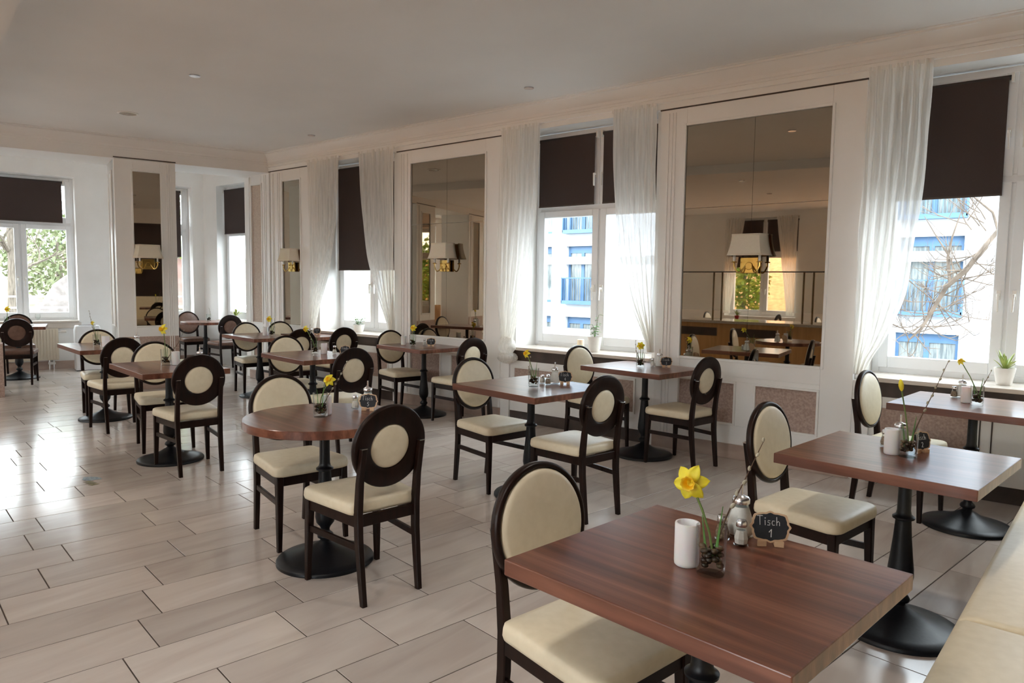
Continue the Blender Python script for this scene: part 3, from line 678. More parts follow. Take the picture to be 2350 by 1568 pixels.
def daffodil(x,y,z,tip,face,label,bud=False,sc=1):
    """stem from the vase mouth to tip (offset), flower facing 'face'"""
    o=empty('daffodil',(x,y,z)); tx,ty,tz=tip
    path=[(0.0-tx*.10,0-ty*.10,.045),(tx*.10,ty*.10,.10),(tx*.45,ty*.45,.10+(tz-.10)*.45),(tx*.85,ty*.85,.10+(tz-.10)*.85),(tx,ty,tz)]
    MB().tube(path,.0027*max(sc,1),8).build('stem','stem',o)
    R=Matrix.Translation(tip)@headmat(face)
    if bud:
        m=MB(); m.lathe([(.003,-.004),(.008,.006),(.0105,.02),(.009,.034),(.004,.045),(0,.048)],14); m.tf(R); m.build('flower_bud','yellow',o)
    else:
        m=MB()
        for k in range(6):
            a=k*PI/3+.2; L=.040*sc; W_=.0145*sc; rows=[]
            for i in range(8):
                t=i/7; w=W_*math.sin(PI*min(1,t*.93+.07))**.75*(1 if t<.95 else .35); zz=.006+(.010 if k%2 else .004)*math.sin(t*PI)-.012*t*t
                row=[]
                for s in (-1,-.5,0,.5,1):
                    rr_=L*t; px=rr_; py=w*s; row.append((px*math.cos(a)-py*math.sin(a),px*math.sin(a)+py*math.cos(a),zz-.004*(1-abs(s))))
                rows.append(row)
            m.loft(rows,False,False,closed=False)
        m.tf(R); pe=m.build('petals','yellow',o,smooth=180); sd=pe.modifiers.new('solid','SOLIDIFY'); sd.thickness=.0008
        c=MB(); n=24; rings=[]
        for r_,h_ in ((.006,.0),(.009,.010),(.011,.020),(.0155,.027)):
            rings.append([((r_+(.0015*math.sin(8*2*PI*i/n) if h_>.02 else 0))*sc*math.cos(2*PI*i/n),(r_+(.0015*math.sin(8*2*PI*i/n) if h_>.02 else 0))*sc*math.sin(2*PI*i/n),h_*sc) for i in range(n)])
        c.loft(rings,True,False); c.tf(R); tt=c.build('trumpet','orange',o,smooth=180); sd=tt.modifiers.new('solid','SOLIDIFY'); sd.thickness=.0008
    # one or two strap leaves standing in the glass
    lf=MB()
    for s,hh in ((-1,.11),(1,.14)):
        rows=[]
        for i in range(6):
            t=i/5; w=.005*(1-t*.8); zx=.008*s+.016*s*t; rows.append([(zx-w,.004*s,.03+hh*t),(zx,.004*s+.002,.03+hh*t),(zx+w,.004*s,.03+hh*t)])
        lf.loft(rows,False,False,closed=False)
    l_=lf.build('leaves','leaf',o,smooth=180); sd=l_.modifiers.new('solid','SOLIDIFY'); sd.thickness=.001
    tag(o,label,'flower','daffodils in glass vases'); return o
def twig(x,y,z,tip,label,n=6,bend=.02,base=(0,0,.03)):
    o=empty('willow_twig',(x,y,z)); p0=Vector(base); p1=Vector(tip); path=[]; N=12
    side=Vector((-(p1-p0).y,(p1-p0).x,0)); side=side.normalized() if side.length>1e-4 else Vector((1,0,0))
    for i in range(N+1):
        t=i/N; path.append(p0.lerp(p1,t)+side*bend*math.sin(PI*t)+Vector((0,0,.006*math.sin(7*t))))
    MB().tube([tuple(p) for p in path],[.0028*(1-.65*i/N) for i in range(N+1)],7).build('stem','twig',o)
    for k in range(n):
        t=.42+.56*k/max(1,n-1); i=min(N-1,int(t*N)); p=path[i].lerp(path[i+1],t*N-i); d=(path[i+1]-path[i]).normalized(); s=(1 if k%2 else -1)
        dd=(d+side*s*.45+Vector((0,0,.1))).normalized(); sz=1-.45*t
        m=MB(); m.lathe([(0,0),(.0045,.003),(.0065,.009),(.006,.016),(.003,.021),(0,.0225)],10)
        m.v=[(a*sz,b*sz,c*sz) for a,b,c in m.v]; m.tf(Matrix.Translation(p)@headmat(dd)); m.build('catkin','catkin',o)
    tag(o,label,'twig','willow twigs in vases'); return o
def votive(x,y,z,label,h=.105,r=.031,square=False):
    if square: m=MB().box(-r,r,-r*.6,r*.6,0,h); o=m.build('napkin_holder','wax',smooth=0,bevel=.006)
    else: m=MB().lathe([(0,0),(r-.004,0),(r-.001,.003),(r,.01),(r,h-.003),(r-.001,h),(r-.005,h),(r-.006,h-.02),(0,h-.02)],32); o=m.build('frosted_candle_glass','wax',smooth=50)
    o.location=(x,y,z); tag(o,label,'candle holder' if not square else 'napkin holder','frosted white candle glasses' if not square else None); return o
def shaker(x,y,z,label,fill='sugar',h=.072):
    o=empty('condiment_shaker',(x,y,z)); n=8
    MB().lathe([(0,0),(.017,0),(.021,.003),(.021,.022),(.0135,.048),(.013,h-.014),(.011,h-.014),(.011,.046),(.018,.02),(.016,.006),(0,.005)],n).build('glass_body','glass',o,smooth=20)
    MB().lathe([(0,.0055),(.017,.0065),(.0188,.02),(.0148,.036),(.0125,.042),(0,.042)],n).build('contents',fill,o,smooth=20)
    MB().lathe([(.0145,h-.018),(.015,h-.016),(.015,h-.006),(.012,h),(0,h+.001)],20).build('metal_cap','silver',o,smooth=40)
    tag(o,label,'shaker'); return o
def sugar(x,y,z,label,h=.125):
    o=empty('sugar_dispenser',(x,y,z))
    MB().lathe([(0,0),(.026,0),(.036,.004),(.038,.016),(.034,.045),(.020,.088),(.020,.10),(.018,.10),(.018,.088),(.032,.044),(.035,.016),(.032,.008),(0,.006)],28).build('glass_body','glass',o,smooth=50)
    MB().lathe([(0,.0075),(.0325,.0085),(.0355,.017),(.0325,.045),(.021,.084),(0,.086)],24).build('sugar','sugar',o,smooth=50)
    c=MB().lathe([(.0235,.094),(.024,.096),(.024,.106),(.020,.112),(.008,.116),(.0045,.118),(.0045,.150),(.003,.150),(.003,.118),(0,.118)],24)
    c.build('metal_spout','silver',o,smooth=40)
    tag(o,label,'sugar dispenser'); return o
FONT=[None]
def sign(x,y,z,rz,label,num,w=.100,h=.078,word='Tisch'):
    """small blackboard on a wooden clip; local face looks along -y"""
    o=empty('table_sign',(x,y,z),math.radians(rz)); n=64
    def sil(k): 
        pts=[]
        for i in range(n):
            a=2*PI*i/n; ca,sa=math.cos(a),math.sin(a); e=(abs(ca)**3.2+abs(sa)**3.2)**(-1/3.2)
            e*=1+.065*math.cos(8*a)*(.6+.4*math.cos(4*a))+.02*math.cos(16*a)
            pts.append((ca*e*w/2*k,sa*e*h/2*k))
        return pts
    lean=Matrix.Translation((0,0,h/2+.012))@Matrix.Rotation(math.radians(-12),4,'X')
    m=MB(); m.loft([[(a,-.002,b) for a,b in sil(1.0)],[(a,.002,b) for a,b in sil(1.0)]]); m.tf(lean); m.build('wooden_border','tan',o,smooth=30)
    m=MB(); m.loft([[(a,-.0026,b) for a,b in sil(.88)],[(a,-.0019,b) for a,b in sil(.88)]]); m.tf(lean); m.build('blackboard','slate',o,smooth=30)
    b=MB()
    for s in (-1,1): b.prism([(s*.010,-.012),(s*.034,-.016),(s*.034,-.010),(s*.012,.016)],0,.016)
    b.build('clip_foot','tan',o,smooth=0,bevel=.001)
    # chalk writing as thin strokes
    st={'T':[[(0,1),(.62,1.02)],[(.3,1),(.32,0)]],'i':[[(.1,.55),(.12,0)],[(.05,.80),(.12,.74),(.18,.82)]],'s':[[(.34,.5),(.12,.52),(.08,.34),(.32,.22),(.28,.02),(.03,.03)]],'c':[[(.34,.48),(.12,.50),(.05,.25),(.14,.03),(.36,.06)]],'h':[[(.06,.95),(.06,0)],[(.06,.32),(.24,.48),(.36,.36),(.36,0)]],
     '1':[[(.0,.6),(.3,1),(.26,0)]],'2':[[(.02,.8),(.2,1),(.42,.8),(.3,.45),(.0,0),(.45,.02)]],'3':[[(.02,.9),(.3,1),(.4,.78),(.15,.55),(.42,.3),(.25,0),(0,.1)]],'4':[[(.3,0),(.3,1),(0,.4),(.45,.4)]],'5':[[(.42,1),(.08,1),(.05,.6),(.35,.55),(.4,.2),(.2,0),(0,.08)]],'9':[[(.4,.7),(.2,.5),(.05,.75),(.25,1),(.4,.75),(.3,0)]]}
    def write(txt,x0,z0,s,th=.0009):
        mm=MB(); cx=x0
        for chh in txt:
            wd=0
            for stroke in st[chh]:
                mm.tube([(cx+a*s,-.0030,z0+b*s) for a,b in stroke],th,5); wd=max(wd,max(a for a,b in stroke))
            cx+=(wd+.14)*s
        return mm
    m=write(word,-.035,.004,.024); m.tf(lean); m.build('chalk_word','chalk',o,smooth=0)
    m=write(num,-.004,-.027,.021,.0012); m.tf(lean); m.build('chalk_number','chalk',o,smooth=0)
    tag(o,label,'table sign','blackboard table signs'); return o
K=.972
Z=TZ
# nearest table
votive(-.752,1.632,Z,'frosted white candle glass on the nearest table, in front',.108,.031)
vase(-.683,1.618,Z,'clear glass vase with brown pebbles on the nearest table',.118,.037)
daffodil(-.683,1.618,Z,(-.060,.006,.213),(.15,-1,.1),'large yellow daffodil on the nearest table',sc=1.15)
twig(-.683,1.618,Z,(.072,.13,.315),'tall willow twig leaning right in the vase on the nearest table',6,.012)
shaker(-.757,1.865,Z,'glass shaker with metal lid behind the vase on the nearest table','pepper',.068)
sugar(-.730,1.925,Z,'conical glass sugar dispenser with metal spout on the nearest table',.125)
shaker(-.700,1.855,Z,'faceted glass salt shaker before the sugar dispenser on the nearest table','sugar',.070)
sign(-.640,1.905,Z,30,'blackboard sign with the words Tisch 1 on the nearest table','1')
# second table
votive(-.624,3.320,Z,'frosted white candle glass on the second table by the bench',.108,.031)
vase(-.563,3.312,Z,'clear glass vase with pebbles on the second table by the bench',.120,.038)
daffodil(-.563,3.312,Z,(-.035,.0,.275),(-.1,-.2,1),'closed yellow daffodil bud standing in the vase on the second table by the bench',bud=True)
twig(-.563,3.312,Z,(.115,.09,.40),'long dark willow twig leaning right in the vase on the second table by the bench',7,.01)
shaker(-.680,3.47,Z,'glass shaker left of the candle glass on the second table by the bench','pepper')
sugar(-.620,3.455,Z,'sugar dispenser behind the candle glass on the second table by the bench')
sign(-.535,3.435,Z,60,'small blackboard sign seen edge-on behind the vase on the second table by the bench','2')
# table under the right window
shaker(-.665,5.36,Z,'glass shaker furthest left on the table under the rightmost window','pepper')
sugar(-.625,5.385,Z,'glass dispenser with tall spout on the table under the rightmost window')
votive(-.575,5.16,Z,'frosted white candle glass on the table under the rightmost window',.10,.03)
vase(-.510,5.07,Z,'glass vase with pebbles on the table under the rightmost window',.12,.037)
daffodil(-.510,5.07,Z,(-.10,.06,.255),(-.4,-1,.6),'half-open yellow daffodil leaning left under the rightmost window',sc=.6)
twig(-.510,5.07,Z,(.06,.03,.21),'short willow twig leaning right on the table under the rightmost window',4)
# table at the right of the middle window
vase(-2.955,5.375,Z,'glass vase with pebbles on the table beside the largest mirror',.12,.037)
daffodil(-2.955,5.375,Z,(.0,.0,.185),(.5,-1,.1),'yellow daffodil upright in the vase beside the largest mirror',sc=.9)
twig(-2.955,5.375,Z,(-.05,.0,.22),'thin willow twig left of the daffodil beside the largest mirror',5)
shaker(-2.92,5.53,Z,'glass salt shaker on the table beside the largest mirror','sugar')
sugar(-2.87,5.56,Z,'sugar dispenser on the table beside the largest mirror')
sign(-2.80,5.545,Z,35,'small blackboard sign on the table beside the largest mirror','3')
# centre table
vase(-2.925,3.845,Z,'glass vase with pebbles on the centre table before the middle window',.125,.037)
daffodil(-2.925,3.845,Z,(-.085,.03,.215),(-.2,-1,.25),'small yellow daffodil leaning left on the centre table before the middle window',sc=.8)
twig(-2.925,3.845,Z,(-.05,.03,.19),'short willow twig beside the leaning daffodil on the centre table',4)
shaker(-2.965,4.0,Z,'squat glass shaker right of the vase on the centre table','sugar',.06)
shaker(-2.905,3.985,Z,'glass pepper shaker in the middle of the centre table','pepper')
sugar(-2.90,4.06,Z,'sugar dispenser on the centre table before the middle window')
sign(-2.835,4.09,Z,35,'dark blackboard sign on the centre table before the middle window','4')
# round table
vase(-3.048,2.205,Z,'glass vase with pebbles on the round table',.125,.038)
daffodil(-3.048,2.205,Z,(.035,.03,.19),(.6,-1,.5),'yellow daffodil in the vase on the round table',sc=.85)
twig(-3.048,2.205,Z,(.09,.10,.28),'willow twig leaning right in the vase on the round table',6)
votive(-3.075,2.262,Z,'frosted white candle glass behind the vase on the round table',.10,.027)
shaker(-3.11,2.478,Z,'glass salt shaker on the round table','sugar',.075)
sugar(-3.085,2.545,Z,'sugar dispenser on the round table')
sign(-3.015,2.49,Z,35,'blackboard sign on the round table','5')
# under the wide mirror
votive(-5.93,5.40,Z,'white candle glass on the table under the wide bronze mirror',.10,.03)
vase(-5.74,5.36,Z,'glass vase with pebbles on the table under the wide bronze mirror')
daffodil(-5.74,5.36,Z,(.01,.0,.20),(.3,-1,.2),'yellow daffodil in front of the wide bronze mirror',sc=1.0)
shaker(-5.72,5.52,Z,'glass shaker on the table under the wide bronze mirror','sugar')
sign(-5.60,5.50,Z,35,'blackboard sign on the table under the wide bronze mirror','3')
# second row behind the round table
vase(-5.75,4.10,Z,'glass vase with pebbles on the table behind the round table')
daffodil(-5.75,4.10,Z,(-.11,-.02,.235),(.2,-1,0),'yellow daffodil leaning left on the table behind the round table',sc=.85)
twig(-5.75,4.10,Z,(-.07,.0,.27),'willow twig beside the daffodil on the table behind the round table',5)
votive(-5.70,4.17,Z,'white candle glass beside the vase on the table behind the round table',.10,.03)
shaker(-5.63,4.24,Z,'left glass shaker on the table behind the round table','sugar',.08)
shaker(-5.56,4.27,Z,'right glass shaker on the table behind the round table','pepper')
sign(-5.47,4.24,Z,35,'blackboard sign on the table behind the round table','9')
# corner tables
votive(-8.08,5.03,Z,'white candle glass on the table nearest the room corner',.11,.035)
vase(-7.98,5.06,Z,'glass vase on the table nearest the room corner')
daffodil(-7.98,5.06,Z,(-.06,.0,.21),(.3,-1,.1),'yellow daffodil before the narrow corner mirror',sc=1.1)
twig(-7.98,5.06,Z,(.03,.02,.21),'dark willow twig before the narrow corner mirror',5)
sign(-7.80,5.60,Z,35,'blackboard sign on the table below the leftmost curtained window','4')
shaker(-7.95,5.62,Z,'glass shaker on the table below the leftmost curtained window','pepper')
# left tables
vase(-5.80,2.71,Z,'glass vase with pebbles on the table between the pillar and the round table',.13,.04)
daffodil(-5.80,2.71,Z,(-.03,.0,.29),(.2,-1,.15),'large yellow daffodil on the table between the pillar and the round table',sc=1.15)
twig(-5.80,2.71,Z,(.11,.10,.28),'bare willow twig bending right on the table between the pillar and the round table',3,.02)
votive(-5.76,2.77,Z,'white candle glass behind the vase on the table between the pillar and the round table',.11,.032)
sugar(-5.62,2.90,Z,'sugar dispenser peeking over a chair on the table between the pillar and the round table')
vase(-7.84,2.97,Z,'glass vase on the leftmost square table')
twig(-7.84,2.97,Z,(-.06,-.04,.36),'tall dark flower spike in the vase on the leftmost square table',8,.005)
daffodil(-7.84,2.97,Z,(-.035,-.02,.24),(.2,-1,.3),'small yellow daffodil on the leftmost square table',sc=.6)
votive(-7.75,3.02,Z,'white candle glass on the leftmost square table',.11,.035)
sign(-7.66,3.22,Z,30,'blackboard sign on the leftmost square table','2')
sugar(-7.60,3.26,Z,'sugar dispenser on the leftmost square table')
# bay and window tables
vase(-11.40,6.05,Z,'small vase with greenery on the bay table')
twig(-11.40,6.05,Z,(.02,.0,.22),'small bushy sprig on the bay table',7)
vase(-12.17,3.42,Z,'small vase on the far left window table')
daffodil(-12.17,3.42,Z,(-.03,.02,.23),(.6,-1,.1),'yellow daffodil on the far left window table',sc=1.2)
def wineglass(x,y,z,label):
    o=MB().lathe([(.030,0),(.030,.002),(.006,.006),(.004,.012),(.004,.07),(.012,.082),(.030,.105),(.034,.13),(.029,.165),(.027,.165),(.032,.13),(.028,.107),(.011,.086),(0,.082)],24).build('wine_glass','glass',smooth=50); o.location=(x,y,z); tag(o,label,'glass')
wineglass(-11.88,3.72,Z,'stemmed wine glass on the far left window table')
o=MB().box(-.09,.09,-.07,.07,0,.006).build('napkin','paper',smooth=0,bevel=.002); o.location=(-11.98,3.6,Z); tag(o,'folded white napkin on the far left window table','napkin')
# ---------------------------------------------------------------- potted plants on the sills
def pot(x,y,z,kind,label,r=.062,h=.12,potm='porcelain'):
    o=empty('potted_plant',(x,y,z)); rn=random.Random(int(abs(x)*77))
    MB().lathe([(0,0),(r*.68,0),(r*.72,.004),(r,h-.012),(r*1.02,h),(r*.94,h),(r*.90,h-.02),(0,h-.02)],32).build('pot',potm,o,smooth=40)
    MB().lathe([(0,h-.017),(r*.89,h-.018)],20).build('soil','soil',o,smooth=0)
    m=MB()
    def leaf(p,d,L,w,curl):
        p=Vector(p); d=Vector(d).normalized(); s=d.cross(Vector((0,0,1)))
        s=s.normalized() if s.length>1e-3 else Vector((1,0,0)); rows=[]
        for i in range(7):
            t=i/6; c=p+d*L*t+Vector((0,0,-curl*L*t*t)); ww=w*math.sin(PI*(t*.92+.06))**.8; rows.append([tuple(c-s*ww),tuple(c+Vector((0,0,-ww*.25))),tuple(c+s*ww)])
        m.loft(rows,False,False,closed=False)
    if kind=='spiky':
        for k in range(15):
            a=k*2.4; el=.5+.9*rn.random(); L=.12+.09*rn.random(); leaf((0,0,h-.02),(math.cos(a)*math.cos(el),math.sin(a)*math.cos(el),math.sin(el)+.3),L,.011,.25)
        l=m.build('leaves','leaf2',o,smooth=180)
    else:
        st=MB(); tall=kind=='tall'
        for k in range(5 if not tall else 4):
            a=k*2.4+.5; top=Vector((math.cos(a)*(.06 if not tall else .035),math.sin(a)*(.06 if not tall else .035),h+(.07 if not tall else (.20 if k==0 else .10))+.02*rn.random()))
            p0=Vector((0,0,h-.02)); pts=[p0.lerp(top,t)+Vector((0,0,.02*math.sin(PI*t))) for t in (0,.25,.5,.75,1)]
            st.tube([tuple(p) for p in pts],.0022,6)
            for j in range(7):
                t=.3+.7*j/6; q=p0.lerp(top,t); b=a+j*2.1; leaf(q,(math.cos(b),math.sin(b),.25),.045+.015*rn.random(),.012,.4)
        s2=st.build('stems','stem',o); l=m.build('leaves','leaf',o,smooth=180)
    sd=l.modifiers.new('solid','SOLIDIFY'); sd.thickness=.001
    tag(o,label,'potted plant','potted plants on the sills'); return o
pot(-7.45,6.0,ZB,'bushy','small green plant in a white pot on the sill of the leftmost curtained window',.075,.10)
pot(-3.80,5.98,ZB,'tall','tall green plant in a white pot on the sill of the middle window',.07,.15)
pot(-.455,6.02,ZB,'spiky','spiky yellow-green plant in a white pot on the rightmost sill',.066,.12)
pot(-11.35,6.5,.775,'spiky','small spiky plant on the sill of the bay window',.04,.08)
o=MB().lathe([(0,0),(.034,0),(.035,.003),(.035,.105),(.030,.110),(.008,.106),(0,.106)],28).build('pillar_candle','candlewax'); o.location=(-3.99,6.02,ZB); tag(o,'ivory pillar candle beside the plant on the middle sill','candle')
# ---------------------------------------------------------------- radiator, air purifier, bench
r0=far(-.40,-.10)
ro=empty('radiator',(r0[0],r0[1],0),FARA)
m=MB().box(-.49,.49,.0,.07,.155,.655).build('panel','radiator',ro,smooth=0,bevel=.006)
g=MB()
for k in range(24): g.box(-.47+k*.04,-.47+k*.04+.022,-.008,.0,.17,.64)
g.build('ribs','radiator',m,smooth=0,bevel=.003)
v=MB(); v.tube([(.42,.03,.155),(.42,.03,.005)],.011,12).tube([(.36,.03,.155),(.36,.03,.005)],.011,12).box(.34,.44,.01,.05,.085,.125); v.build('supply_pipes','silver',ro)
v=MB(); v.tube([(.49,.035,.60),(.53,.035,.60)],.012,12).tube([(.53,.035,.60),(.60,.02,.605)],.022,16); v.build('thermostat_valve','porcelain',ro)
tag(ro,'cream ribbed radiator under the big window at the far left','radiator')
ap=far(.46,-.36); ao=empty('air_purifier',(ap[0],ap[1],0),FARA)
m=MB(); rings=[]
for z,a,b in ((.012,.175,.12),(.02,.18,.125),(.64,.18,.125),(.705,.165,.11),(.712,.155,.10)):
    rings.append([(x,y,z) for x,y in rpoly([(-a,-b),(a,-b),(a,b),(-a,b)],.03)])
m.loft(rings).build('housing','purif',ao,smooth=40)
MB().box(-.115,.115,-.05,.05,.712,.716).build('air_outlet','black',ao,smooth=0,bevel=.01)
MB().box(-.17,.17,-.115,.115,0,.012).build('foot','black',ao,smooth=0)
tag(ao,'white floor-standing air purifier beside the far left radiator','air purifier')
# upholstered bench along the end wall
be=empty('bench',(0,0,0))
MB().box(-.20,.32,1.30,5.55,.0,.30).build('base','dark',be,smooth=0,bevel=.004)
ys=[.95,2.49,4.03,5.55]
for a,b in zip(ys,ys[1:]):
    rings=[]
    x0,x1=-.275,.19
    for e,z in ((.01,.30),(.0,.31),(0,.44),(.008,.458),(.025,.468),(.06,.473)):
        rings.append([(x,y,z) for x,y in rpoly([(x0+e,a+e*.5),(x1,a+e*.5),(x1,b-e*.5),(x0+e,b-e*.5)],.012,3)])
    MB().loft(rings).build('seat_cushion','cream',be,smooth=50)
    rings=[]
    for e,z in ((.0,.47),(.0,.98),(.01,1.0),(.03,1.01)):
        rings.append([(x,y,z) for x,y in rpoly([(.20+e,a+.004),(.32,a+.004),(.32,b-.004),(.20+e,b-.004)],.015,3)])
    MB().loft(rings).build('back_cushion','cream',be,smooth=50)
be.rotation_euler=(0,0,math.radians(-2.1)); be.location=(-.085,0,0)
tag(be,'long cream leather bench at the lower right edge','bench')
# low partition at the far left edge and service buffet behind, seen in mirrors
p0=Vector((-10.215,2.815)); o=MB().prism([tuple(p0),tuple(p0-BD*1.2),tuple(p0-BD*1.2-BN*.3),tuple(p0-BN*.3)],0,.65).build('low_partition','pink',smooth=0,bevel=.004); tag(o,'low pink partition cut off by the left edge','partition')
bo=empty('buffet_counter',(-5.6,-.3,0))
MB().box(-2.6,2.6,-.35,.35,.1,.84).build('cabinet','oak',bo,smooth=0,bevel=.004)
MB().box(-2.65,2.65,-.45,.45,.84,.885).build('worktop','granite',bo,smooth=0,bevel=.006)
for x in (-2.4,-2.25,-1.0,-.85,.5,.65,2.0,2.15):
    MB().tube([(x,.2,.885),(x,.2,1.70)],.016,12).build('post','darkbrass',bo)
MB().box(-2.6,2.6,-.05,.30,1.70,1.715).build('top_shelf','black',bo,smooth=0)
MB().box(-2.55,2.55,.235,.243,1.05,1.68).build('glass_guard','glass',bo,smooth=0)
d=MB()
for x in (-1.9,-.9,.3,1.3): d.box(x-.35,x+.35,.345,.356,.62,.76)
d.build('drawer_recess','slot',bo,smooth=0)
tag(bo,'oak service buffet with brass posts, seen only in the largest mirror','buffet')
cb=MB().box(-.5,.5,-.3,.3,0,.95).build('oak_cabinet','oak',smooth=0,bevel=.01); cb.location=(-11.9,.4,0); cb.rotation_euler=(0,0,PA); tag(cb,'orange oak cabinet glimpsed in the wide bronze mirror','cabinet')
for i,(x,y) in enumerate(((-5.8,-3.2),(-3.3,-2.6))):
    table(x,y,0,.8,.7,('walnut table under the back window, seen only in the largest mirror','second walnut table at the back, seen only in the largest mirror')[i])
    for s,a in ((-1,0),(1,180)):
        c_=copy_tree(CH); c_.location=(x+s*.55,y,0); c_.rotation_euler=(0,0,math.radians(a)); c_['label']=('left ' if s<0 else 'right ')+('chair at the table under the back window, seen in the largest mirror','chair at the second back table, seen in the largest mirror')[i]
pot(-5.9,-3.2,TZ,'spiky','plant in a red pot on the back table, seen only in the largest mirror',.05,.08,'red')
# ---------------------------------------------------------------- ceiling fittings
def spot(x,y,z,label):
    o=empty('ceiling_spotlight',(x,y,z))
    MB().lathe([(.047,-.006),(.047,0),(.034,0),(.034,-.008),(.044,-.010)],32).build('trim_ring','silver',o,smooth=40)
    MB().lathe([(0,-.004),(.033,-.002),(.033,0),(0,.0)],24).build('reflector','silver',o,smooth=40)
    tag(o,label,'spotlight','recessed ceiling spotlights')
spot(-6.26,3.24,CZ,'leftmost recessed spotlight in the main ceiling')
spot(-4.13,5.34-.05,CZ,'rightmost recessed spotlight, near the middle window')
spot(-7.60,5.40,CZ,'recessed spotlight near the leftmost curtained window')
spot(-12.6,3.95,3.30,'recessed spotlight in the bay ceiling at the far left')
o=empty('ceiling_speaker',(-8.265,3.52,CZ))
MB().lathe([(.105,0),(.108,-.006),(.098,-.012),(.085,-.010),(.085,-.002)],48).build('rim','white',o,smooth=40)
MB().lathe([(0,-.007),(.085,-.007),(.085,0)],40).build('grille','granite',o,smooth=40)
tag(o,'round recessed ceiling speaker above the left tables','speaker')
spot(-2.8,3.2,CZ,'recessed spotlight reflected in the top of the largest mirror')
added_spots=[(-.75,2.9,CZ),(-1.3,-1.2,3.12),(-4.6,-1.2,3.12),(-8.0,-1.2,3.12),(-8.6,1.0,3.12),(-4.4,.6,3.12),(-1.2,.3,3.12)]  # unseen spotlights, added to lift the light in the room
for i,(x,y,z) in enumerate(added_spots):
    spot(x,y,z,'added unseen ceiling spotlight brightening the room, number %s towards the back'%('one two three four five six seven'.split()[i]))
for x,y,z in added_spots+[(-6.26,3.24,CZ)]:
    l=bpy.data.lights.new('spotlight_fill_lamp','SPOT'); l.energy=LAMP; l.color=(1,.93,.84); l.spot_size=math.radians(165); l.spot_blend=1; l.shadow_soft_size=.05  # fill light; all but the last sit in added fittings
    o=bpy.data.objects.new('spotlight_fill_lamp',l); COL.objects.link(o); o.location=(x,y,z-.03)
# unseen storeys above and below, added to keep sky light off the facade opposite
hm=MB().prism([(-15.8,-5),(1.2,-5),(1.2,6.5),(-9.7,6.5),(-9.7,7.0),(-12.8,7.0)],3.7,11); struct(hm.build('added_upper_storeys','facade',smooth=0))
hm=MB().prism([(-15.6,-4.9),(1.1,-4.9),(1.1,6.40),(-9.8,6.40),(-9.8,6.85),(-12.6,6.85)],-3.1,-.13); struct(hm.build('added_lower_storey','facade',smooth=0))
# worn sticker on the floor
st=empty('floor_sticker',(-5.60,2.05,.0008),math.radians(25))
MB().prism([(x*.07,y*.05) for x,y in [(math.cos(t)*(1+.25*math.sin(3*t)),math.sin(t)) for t in [2*PI*i/20 for i in range(20)]]],0,.0006).build('round_part','stickerblue',st,smooth=0)
for k in range(3):
    MB().prism([(.02+.045*k,-.09-.025*k),(.06+.045*k,-.09-.025*k),(.075+.045*k,-.05-.02*k),(.035+.045*k,-.05-.02*k)],0,.0006).build('stripe','olive',st,smooth=0)
tag(st,'worn distance sticker on the floor tiles at the left','sticker')
# ---------------------------------------------------------------- outside
struct(MB().box(-60,30,6.9,60,-3.2,-3.0).build('ground','asphalt',smooth=0))
# apartment house across the street, facade at y=24.6
FY=24.6; hs=empty('apartment_house',(0,0,0))
wm=MB(); levels=[-2.55,.35,3.25,6.15]   # balcony slab levels z
cols=[(-17.10,-15.70),(-4.72,-3.03),(-10.9,-9.4),(1.2,2.7),(-23.5,-22.1)]
narrow=[(-18.45,-17.85),(-12.6,-12.0)]
allc=sorted([(a,b,0) for a,b in cols]+[(a,b,1) for a,b in narrow])
wz=[(l+.35,l+2.75) for l in (-2.55,.35,3.25,6.15)]
wz=[(-2.2,.12),(.70,3.03),(3.58,5.9),(6.5,8.8)]
x=-34; seg=MB()
e=[-34]+[v for a,b,_ in allc for v in (a,b)]+[14]
for i in range(0,len(e),2): seg.box(e[i],e[i+1],FY,FY+.4,-3,11)
for a,b,_ in allc:
    z=-3
    for w0,w1 in wz: seg.box(a,b,FY,FY+.4,z,w0); z=w1
    seg.box(a,b,FY,FY+.4,z,11)
seg.build('facade','facade',hs,smooth=0)
MB().box(-34,14,FY-.015,FY,2.28,2.60).build('grey_band','band',hs,smooth=0)
for a,b,nr in allc:
    for w0,w1 in wz:
        f=MB(); y0,y1=FY+.18,FY+.26; t=.09
        f.box(a+t,b-t,y0,y1,w1-.28,w1).box(a+t,b-t,y0,y1,w0,w0+t).box(a,a+t,y0,y1,w0,w1).box(b-t,b,y0,y1,w0,w1)
        if not nr: f.box((a+b)/2-.07,(a+b)/2+.07,y0,y1,w0+t,w1-.28)
        fo=f.build('window_frame','blue',hs,smooth=0)
        MB().box(a,b,FY+.22,FY+.23,w0,w1).build('pane','outglass',fo,smooth=0)
        if w0>0 and (not nr):
            ra=MB(); ra.box(a-.04,b+.06,FY-.30,FY-.26,w0+1.0,w0+1.04).box(a-.04,b+.06,FY-.30,FY-.26,w0-.02,w0+.10)
            n=int((b-a)/.11)
            for k in range(n+1): ra.box(a+k*(b-a)/n-.008,a+k*(b-a)/n+.008,FY-.29,FY-.27,w0+.1,w0+1.0)
            ra.box(a-.04,a-.01,FY-.30,FY,w0,w0+1.04).box(b+.03,b+.06,FY-.30,FY,w0,w0+1.04).box(a-.04,b+.06,FY-.30,FY-.02,w0-.05,w0-.02)
            ra.build('balcony_rail','blue',hs,smooth=0)
tag(hs,'white apartment house with blue balcony windows seen through the right windows','building')
